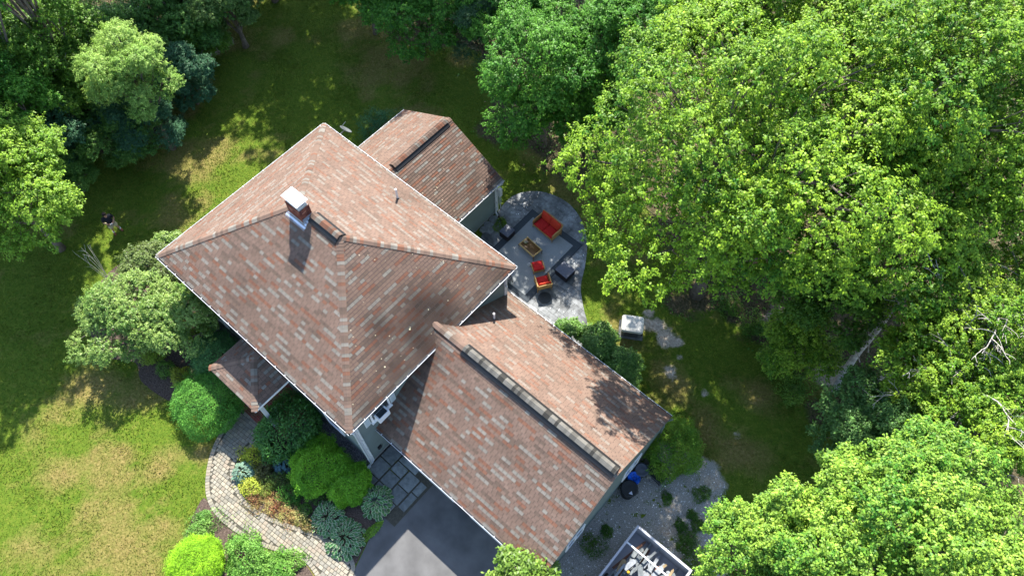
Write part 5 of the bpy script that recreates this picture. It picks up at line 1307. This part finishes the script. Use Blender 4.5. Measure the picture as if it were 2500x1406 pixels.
cube_table('larger dark square side table at the right edge of the rug', 1380, 658, .82, .74, .50, R_(-3), True)
c = G(1292, 647, .1); t = empty('white_cup', (c.x, c.y, ZP), 0, 'small white pot standing on the rug beside the ottoman', 'pot')
mb = MB(); mb.lathe([(0, 0), (.06, 0), (.075, .13), (.065, .13), (.055, .02), (0, .02)], 14, (.75, .76, .77)); mb.build('pot', M_paint, t); mb = MB(); mb.lathe([(0, .09), (.06, .09), (.03, .11), (0, .115)], 10, (.3, .3, .28)); mb.build('contents', M_stone, t)
c = G(1330, 727, .05); t = empty('fire_pit_cover', (c.x, c.y, .052), 0, 'round dark disc lying on the patio behind the armchair', 'disc')
mb = MB(); mb.lathe([(0, 0), (.33, 0), (.35, .02), (.33, .05), (.29, .055), (.27, .045), (0, .05)], 30, (.03, .034, .038)); mb.build('disc', M_dark, t); mb = MB(); mb.lathe([(0, .05), (.03, .05), (.025, .075), (0, .08)], 12, (.05, .05, .05)); mb.build('knob', M_dark, t)
# dark deck chair half hidden under the eave
c = G(1238, 678, .4); t = empty('patio_chair', (c.x, c.y, ZP), R_(60), 'black moulded chair with an orange cushion half hidden under the corner eave', 'chair')
mb = MB(); mb.bbox(-.26, -.26, .38, .26, .26, .42, .08, (.04, .045, .05)); mb.build('seat', M_dark, t)
mb = MB(); mb.bbox(-.24, -.03, 0, .24, .03, .5, .02, (.04, .045, .05), Mrot(0, (0, .27, .40), rx=R_(-12))); mb.build('backrest', M_dark, t)
for (a, b) in ((-1, -1), (-1, 1), (1, -1), (1, 1)): mb = MB(); mb.tube([(a * .24, b * .24, 0), (a * .21, b * .21, .39)], .016, 8, (.04, .04, .04)); mb.build('leg', M_dark, t)
mb = MB(); cushion(mb, -.2, .0, .42, .2, .24, .5, (.55, .16, .03)); mb.build('cushion', M_fabric, t, True)
# stepping stones by the sunroom wall
ss = ['round flat stone nearest the sunroom corner', 'flat stone between the round stone and the back steps', 'pale flat stone beside the dark side table', 'flat stone against the sunroom wall']
for i, (px, py, s) in enumerate(((1206, 535, .3), (1190, 548, .26), (1212, 552, .2), (1180, 560, .24))):
    c = G(px, py, .08); t = empty('stepping_stone', (c.x, c.y, .04), i * 1.1, ss[i], 'stone', 'stones by the sunroom wall'); mb = MB(); rr = random.Random(i)
    pr_ = [(s * rr.uniform(.8, 1.15) * math.cos(k * .7), s * rr.uniform(.8, 1.15) * math.sin(k * .7)) for k in range(9)]
    mb.add([(a, b, 0) for a, b in pr_] + [(a * .85, b * .85, .06) for a, b in pr_], [tuple(range(9, 18))] + [(k, (k + 1) % 9, 9 + (k + 1) % 9, 9 + k) for k in range(9)], (.17, .18, .18)); mb.build('stone', M_stone, t)
shrub('groundcover', 'mossy green clump in the corner beside the sunroom wall', 1222, 548, .38, .2, 301, n=1800, leaf_s=.05, col=(.05, .12, .015), col2=(.13, .19, .02), lumpy=.3)
# generator
c = G(1545, 790, .8); t = empty('generator', (c.x, c.y, 0), R_(32), 'grey beige standby generator with a rounded lid on the grass behind the garage', 'generator')
mb = MB(); mb.bbox(-.50, -.42, .08, .50, .42, .66, .06, (.10, .105, .11)); mb.build('body', M_paint, t)
mb = MB(); mb.bbox(-.56, -.47, .66, .56, .47, .86, .12, (.5, .49, .45)); mb.build('lid', M_paint, t)
mb = MB(); mb.box(-.62, -.5, 0, .62, .5, .08, (.16, .16, .155)); mb.build('concrete_pad', M_stone, t)
for s in (-1, 1):
    mb = MB()
    for k in range(7): mb.box(-.35, s * .42 - .01, .18 + k * .06, .35, s * .42 + .01, .20 + k * .06, (.04, .04, .045))
    mb.build('vent_grille', M_dark, t)
mb = MB(); mb.bbox(.49, -.3, .15, .58, .3, .55, .02, (.03, .03, .035)); mb.build('side_panel', M_dark, t)
# bins
def bin_(name, label, px, py, rad, h, col, lid, cat='bin', bag=None):
    c = G(px, py, h); c.x = max(c.x, 21.90 + rad * 1.1); t = empty(name, (c.x, c.y, 0), .4, label, cat, 'bins beside the garage')
    mb = MB(); mb.lathe([(0, 0), (rad * .8, 0), (rad * .86, h * .5), (rad * .97, h * .93), (rad * 1.04, h * .95), (rad * 1.04, h), (rad * .95, h), (rad * .9, h * .55), (0, h * .5)], 24, col); mb.build('body', M_dark, t, True)
    for s in (-1, 1): mb = MB(); mb.tube([(s * rad * .95, -.08, h * .85), (s * rad * 1.15, -.06, h * .82), (s * rad * 1.15, .06, h * .82), (s * rad * .95, .08, h * .85)], .014, 6, tuple(x * .8 for x in col)); mb.build('handle', M_dark, t)
    if lid: mb = MB(); mb.lathe([(rad * 1.06, h - .03), (rad * 1.08, h + .01), (rad * .9, h + .04), (rad * .8, h + .02), (rad * .2, h + .06), (0, h + .06)], 24, lid); mb.build('lid', M_dark, t, True)
    if bag:
        n = 20; mb = MB(); rr = random.Random(2); vs = []; 
        for (q, z) in ((1.07, h * .8), (1.09, h + .02), (.95, h + .03), (.7, h - .04), (.35, h - .10), (.0, h - .12)):
            for k in range(n): a = 6.283 * k / n; w_ = 1 + rr.uniform(-.05, .05) * (q > 0); vs.append((rad * q * w_ * math.cos(a), rad * q * w_ * math.sin(a), z + rr.uniform(-.035, .035)))
        mb.add(vs, [(i * n + k, i * n + (k + 1) % n, (i + 1) * n + (k + 1) % n, (i + 1) * n + k) for i in range(5) for k in range(n)], bag); mb.build('liner', M_glossbag, t)
    return t
M_glossbag = material('plastic_bag', 0.3, 0.5, 14, 0.5)
bin_('bin', 'round grey lidded bin beside the garage end wall, the uppermost of the three', 1562, 1142, .30, .78, (.035, .04, .05), (.075, .085, .11))
bin_('bin', 'round bin with a bright blue liner between the grey and the black bins', 1542, 1162, .27, .75, (.03, .03, .035), None, bag=(.01, .11, .55))
bin_('bin', 'black bin with a pale triangle on its rim, the lowest of the three', 1531, 1188, .38, .8, (.008, .009, .010), (.012, .014, .014))
c = G(1535, 1199, .84); t = empty('paper_scrap', (c.x + .12, c.y, .862), .3, 'small white triangular scrap lying on the black bin', 'scrap'); mb = MB(); mb.add([(-.09, -.06, 0), (.1, -.05, .01), (0, .1, 0), (-.09, -.06, -.006), (.1, -.05, .004), (0, .1, -.006)], [(0, 1, 2), (5, 4, 3), (0, 3, 4, 1), (1, 4, 5, 2), (2, 5, 3, 0)], (.6, .6, .66)); mb.build('scrap', M_fabric, t)
c = G(1586, 1157, .2); t = empty('paver_block', (c.x, c.y, 0), .75, 'small tan concrete block on the gravel beside the bins', 'block'); mb = MB(); mb.bbox(-.15, -.14, 0, .15, .14, .2, .02, (.30, .30, .24)); mb.build('block', M_stone, t)
c = G(1604, 1152, .4); t = empty('wheelbarrow_tub', (c.x, c.y, 0), R_(-4), 'black plastic tub with a pale rim half under the round green bush', 'tub')
mb = MB(); mb.box(-.45, -.28, .0, .45, .28, .36, (.012, .014, .015), top=-.05); mb.build('body', M_dark, t)
mb = MB()
for (p, q) in (((-.5, -.33), (.5, -.33)), ((.5, -.33), (.5, .33)), ((.5, .33), (-.5, .33)), ((-.5, .33), (-.5, -.33))): mb.tube([(*p, .37), (*q, .37)], .018, 6, (.10, .11, .12))
mb.build('rim', M_dark, t)
# skip trailer with timber
SK0, SK1, SKY0, SKY1, SKH = 23.62, 26.38, .2, 5.76, 1.40
t = empty('skip', ((SK0 + SK1) / 2, (SKY0 + SKY1) / 2, 0), 0, 'open white metal skip trailer full of broken boards at the bottom edge', 'skip')
hx, hy = (SK1 - SK0) / 2, (SKY1 - SKY0) / 2; SKC = (.46, .46, .49)
mb = MB(); mb.box(-hx, -hy, .45, hx, hy, .52, (.3, .3, .32)); mb.build('floor_pan', M_paint, t)
for (a, b, c_, d) in ((-hx, -hy, -hx + .04, hy), (hx - .04, -hy, hx, hy), (-hx + .04, hy - .04, hx - .04, hy), (-hx + .04, -hy, hx - .04, -hy + .04)):
    mb = MB(); mb.box(a, b, .52, c_, d, SKH - .03, (.26, .27, .29))
    if abs(d - b) > abs(c_ - a):
        for k in range(8): y = b + (d - b) * (k + .5) / 8; sx = .05; mb.box(a - (sx if a < 0 else -.041), y - .04, .55, (c_ + sx) if a > 0 else a - .001, y + .04, SKH - .05, SKC)
    else:
        for k in range(4): x = a + (c_ - a) * (k + .5) / 4; yy = (d + .001, d + .05) if b > 0 else (b - .05, b - .001); mb.box(x - .04, yy[0], .55, x + .04, yy[1], SKH - .05, SKC)
    mb.build('side_panel', M_paint, t)
mb = MB()
mb.box(-hx - .05, -hy - .05, SKH - .03, -hx + .045, hy + .05, SKH + .03, SKC); mb.box(hx - .045, -hy - .05, SKH - .03, hx + .05, hy + .05, SKH + .03, SKC)
mb.box(-hx + .045, hy - .045, SKH - .03, hx - .045, hy + .05, SKH + .03, SKC); mb.box(-hx + .045, -hy - .05, SKH - .03, hx - .045, -hy + .045, SKH + .03, SKC); mb.build('top_rail', M_paint, t)
mb = MB(); mb.box(-hx + .045, hy - .86, SKH - .02, hx - .045, hy - .80, SKH + .028, (.75, .75, .78)); mb.build('crossbar', M_paint, t)
for s in (-1, 1):
    for y in (-.7, .3): mb = MB(); mb.lathe([(0, -.1), (.3, -.1), (.33, -.05), (.33, .05), (.3, .1), (0, .1)], 20, (.02, .02, .02), Mrot(0, (s * (hx - .2), y, .33), ry=R_(90))); mb.build('wheel', M_dark, t)
mb = MB(); mb.tube([(-.5, -hy, .5), (0, -hy - 1.2, .5)], .04, 6, SKC); mb.tube([(.5, -hy, .5), (0, -hy - 1.2, .5)], .04, 6, SKC); mb.tube([(0, -hy - 1.2, .5), (0, -hy - 1.2, 0)], .04, 6, SKC); mb.build('drawbar', M_paint, t)
def boards():
    r = random.Random(44); protos = {}
    kinds = [('white painted board lying jumbled in the skip', 'white boards in the skip', (.21, .225, .24), 52), ('grey weathered board lying jumbled in the skip', 'grey boards in the skip', (.12, .135, .14), 40),
             ('brown plank lying jumbled in the skip', 'brown planks in the skip', (.13, .06, .035), 14), ('tan timber offcut lying in the skip', 'tan timbers in the skip', (.26, .19, .10), 11)]
    for lab, grp, col, cnt in kinds:
        me = []
        for v in range(3):
            mb = MB(); L_ = (1.0, .55, 1.8)[v]; w_ = (.14, .22, .10)[v]; th = .03
            # splintered end
            mb.add([(-L_ / 2, -w_ / 2, 0), (L_ / 2, -w_ / 2, 0), (L_ / 2 + .06, 0, 0), (L_ / 2 - .02, w_ / 2, 0), (-L_ / 2 - .03, w_ / 2, 0), (-L_ / 2, -w_ / 2, th), (L_ / 2, -w_ / 2, th), (L_ / 2 + .06, 0, th), (L_ / 2 - .02, w_ / 2, th), (-L_ / 2 - .03, w_ / 2, th)],
                   [(4, 3, 2, 1, 0), (5, 6, 7, 8, 9)] + [(k, (k + 1) % 5, 5 + (k + 1) % 5, 5 + k) for k in range(5)], col)
            o = mb.build('board', M_wood); me.append(o.data); bpy.data.objects.remove(o)
        for k in range(cnt):
            o = bpy.data.objects.new('board', me[r.randrange(3)]); COL.objects.link(o); tag(o, lab, 'board', grp)
            y = r.uniform(2.3, SKY1 - .5) if k % 6 else r.uniform(1.0, 3)
            x = r.uniform(SK0 + .35, SK1 - .4); z = .72 + r.random() * .46 * (1 - max(0, (y - 4.6)) * .5); a = r.choice((R_(95), R_(60), R_(20), R_(-50), r.uniform(0, 3.1)))
            if x < SK0 + .8 or x > SK1 - .8 or y > 4.7: a = R_(90) + r.uniform(-.25, .25)
            if y > 4.7: y = min(y, 5.0)
            o.location = (x, y, z); o.rotation_euler = (r.uniform(-.2, .2), r.uniform(-.15, .15), a)
    o = bpy.data.objects.new('long_board', me[2]); COL.objects.link(o); tag(o, 'longest tan timber propped along the right side of the skip', 'board'); o.location = (SK1 - .45, 4.1, 1.0); o.rotation_euler = (0, 0, R_(95)); o.scale = (1.4, 1, 1.6)
    mb = MB(); mb.lathe([(0, -.07), (.05, -.05), (.07, 0), (.05, .05), (0, .07)], 12, (.6, .35, .02)); o = mb.build('yellow_ball', M_dark, None, True); c = G(1534, 1396, 1.12); o.location = c; tag(o, 'small yellow ball among the boards in the skip', 'ball')
boards()

# ------------------------------------------------------------------ person on the lawn, holding a remote controller
def build_person():
    foot = G(288, 565, 0); head = G(262, 527, 1.7)
    t = empty('person', (foot.x - .0, foot.y, .0), 0, 'person in a black shirt and khaki shorts standing on the lawn holding a grey controller', 'person')
    # facing: towards the lower right of the picture (towards the camera), local -y
    f = G(300, 585, 0) - G(270, 545, 0); t.rotation_euler = (0, 0, math.atan2(f.y, f.x) + math.pi / 2)
    J = {'pelvis': (0, 0, .92, .15), 'belly': (0, -.02, 1.08, .15), 'chest': (0, 0, 1.30, .135), 'neck': (0, -.01, 1.47, .062), 'chin': (0, -.03, 1.55, .07), 'head': (0, -.02, 1.66, .098), 'crown': (0, 0, 1.73, .075),
         'hipL': (.10, 0, .86, .095), 'kneeL': (.15, -.03, .48, .062), 'ankL': (.19, .02, .09, .042), 'toeL': (.22, -.14, .045, .038),
         'hipR': (-.10, 0, .86, .095), 'kneeR': (-.14, -.03, .48, .062), 'ankR': (-.18, .02, .09, .042), 'toeR': (-.21, -.14, .045, .038),
         'shL': (.19, 0, 1.40, .068), 'elL': (.30, -.03, 1.13, .045), 'wrL': (.12, -.26, 1.10, .030), 'paL': (.075, -.31, 1.10, .034),
         'shR': (-.19, 0, 1.40, .068), 'elR': (-.30, -.03, 1.13, .045), 'wrR': (-.12, -.26, 1.10, .030), 'paR': (-.075, -.31, 1.10, .034)}
    E = [('pelvis', 'belly'), ('belly', 'chest'), ('chest', 'neck'), ('neck', 'chin'), ('chin', 'head'), ('head', 'crown'), ('pelvis', 'hipL'), ('hipL', 'kneeL'), ('kneeL', 'ankL'), ('ankL', 'toeL'), ('pelvis', 'hipR'), ('hipR', 'kneeR'), ('kneeR', 'ankR'), ('ankR', 'toeR'),
         ('chest', 'shL'), ('shL', 'elL'), ('elL', 'wrL'), ('wrL', 'paL'), ('chest', 'shR'), ('shR', 'elR'), ('elR', 'wrR'), ('wrR', 'paR')]
    for s, S in ((1, 'L'), (-1, 'R')):
        for k in range(4):
            a = 'f%d%s' % (k, S); ln = (.055, .065, .06, .045)[k]; z = 1.115 - .02 * k
            J[a + 'a'] = (s * .06, -.335 - .004 * k, z, .0095); J[a + 'b'] = (s * .035, -.345, z - .004, .0085); J[a + 'c'] = (s * (.035 - ln * .4), -.325, z - .006, .0075)
            E += [('pa' + S, a + 'a'), (a + 'a', a + 'b'), (a + 'b', a + 'c')]
        J['t1' + S] = (s * .065, -.29, 1.135, .011); J['t2' + S] = (s * .04, -.30, 1.15, .009); E += [('pa' + S, 't1' + S), ('t1' + S, 't2' + S)]
    def skin(name, names, edges, mat, parent, grow=0.0, sub=2, root='pelvis', over=None):
        me = bpy.data.meshes.new(name); ids = {n: i for i, n in enumerate(names)}
        JJ = dict(J); JJ.update(over or {})
        me.from_pydata([JJ[n][:3] for n in names], [(ids[a], ids[b]) for a, b in edges], []); me.materials.append(mat)
        o = bpy.data.objects.new(name, me); COL.objects.link(o); o.parent = parent
        m = o.modifiers.new('skin', 'SKIN'); m.use_smooth_shade = True
        if not me.skin_vertices: me.skin_vertices_add() if hasattr(me, 'skin_vertices_add') else None
        o.modifiers.new('sub', 'SUBSURF').levels = sub; o.modifiers['sub'].render_levels = sub
        return o, [JJ[n][3] + grow for n in names], ids.get(root, 0)
    def apply_skin(o, rad, root):
        bpy.context.view_layer.objects.active = o
        me = o.data
        if not me.skin_vertices:
            with bpy.context.temp_override(active_object=o, object=o, selected_objects=[o]): bpy.ops.mesh.customdata_skin_add()
        for i, q in enumerate(rad): me.skin_vertices[0].data[i].radius = (q, q); me.skin_vertices[0].data[i].use_root = (i == root)
    def colmat(nm, c, rough=.8): return material(nm, rough, .3, 10, .06, color=c)
    body, rad, rt = skin('body', list(J), E, colmat('skin_tone', (.42, .23, .15), .5), t); apply_skin(body, rad, rt)
    tn = ['belly', 'chest', 'shL', 'upL', 'shR', 'upR', 'pelvis2']
    ov = {'pelvis2': (0, 0, .95, .155), 'belly': (0, -.03, 1.08, .185), 'chest': (0, 0, 1.31, .185), 'shL': (.19, 0, 1.41, .098), 'shR': (-.19, 0, 1.41, .098), 'upL': (.275, -.02, 1.20, .075), 'upR': (-.275, -.02, 1.20, .075)}
    o, rad, rt = skin('shirt', tn, [('pelvis2', 'belly'), ('belly', 'chest'), ('chest', 'shL'), ('shL', 'upL'), ('chest', 'shR'), ('shR', 'upR')], colmat('black_cotton', (.008, .010, .016)), t, .014, root='chest', over=ov); apply_skin(o, rad, rt)
    ov = {'p': (0, 0, .92, .165), 'kL': (.15, -.03, .50, .115), 'kR': (-.145, -.03, .50, .115), 'hipL': (.10, 0, .82, .13), 'hipR': (-.10, 0, .82, .13)}
    o, rad, rt = skin('shorts', ['p', 'hipL', 'kL', 'hipR', 'kR'], [('p', 'hipL'), ('hipL', 'kL'), ('p', 'hipR'), ('hipR', 'kR')], colmat('khaki_cotton', (.48, .42, .27)), t, .012, root='p', over=ov); apply_skin(o, rad, rt)
    for S, s in (('L', 1), ('R', -1)):
        a = J['ank' + S]; b = J['toe' + S]
        mb = MB(); mb.lathe([(.046, .0), (.05, .09), (.052, .14), (.046, .14)], 14, (.75, .78, .82), Mrot(0, (a[0], a[1], .06))); mb.build('sock', M_fabric, t, True)
        mb = MB(); Ms = Mrot(math.atan2(-(b[0] - a[0]), -(b[1] - a[1])) + math.pi, (a[0], a[1], 0)) 
        mb.lathe([(0, 0), (1, 0), (1, .025), (.9, .07), (.6, .1), (0, .11)], 18, (.16, .06, .04), Matrix.Translation(((a[0] + b[0]) / 2, (a[1] + b[1]) / 2 + .01, -.002)) @ Matrix.Rotation(s * .12, 4, 'Z') @ Matrix.Diagonal((.055, .145, 1, 1))); mb.build('shoe', M_fabric, t, True)
    mb = MB(); mb.lathe([(.104, -.02), (.108, .02), (.092, .075), (.05, .105), (0, .112)], 20, (.015, .012, .012), Mrot(0, (0, .008, 1.66), rx=R_(8))); mb.build('hair', M_fabric, t, True)
    mb = MB()
    for s in (-1, 1): mb.lathe([(0, 0), (.012, .003), (.013, .01), (0, .014)], 10, (.05, .03, .02), Mrot(0, (s * .034, -.108, 1.655), rx=R_(90)))
    mb.build('eyes', M_dark, t)
    mb = MB(); mb.lathe([(0, 0), (.016, .005), (.009, .03), (0, .045)], 10, (.42, .23, .15), Mrot(0, (0, -.105, 1.615), rx=R_(20))); mb.build('nose', M_skin, t)
    mb = MB(); mb.box(-.025, -.107, 1.575, .025, -.10, 1.583, (.25, .08, .07)); mb.build('mouth', M_skin, t)
    for s in (-1, 1): mb = MB(); mb.lathe([(0, -.008), (.018, -.006), (.018, .006), (0, .008)], 10, (.42, .23, .15), Mrot(0, (s * .1, 0, 1.645), ry=R_(80))); mb.build('ear', M_skin, t)
    c = t.matrix_basis @ Vector((0, -.315, 1.10))
    k = empty('controller', c, t.rotation_euler.z, 'small grey remote controller with a screen held by the person on the lawn', 'controller')
    mb = MB(); mb.bbox(-.085, -.045, -.015, .085, .045, .02, .015, (.35, .38, .42)); mb.build('body', M_dark, k)
    mb = MB(); mb.box(-.05, -.1, .02, .05, -.02, .03, (.10, .25, .32)); mb.build('screen', M_glass, k)
    for s in (-1, 1): mb = MB(); mb.tube([(s * .055, .0, .02), (s * .055, 0, .04)], .007, 6, (.05, .05, .05)); mb.build('stick', M_dark, k)
build_person()
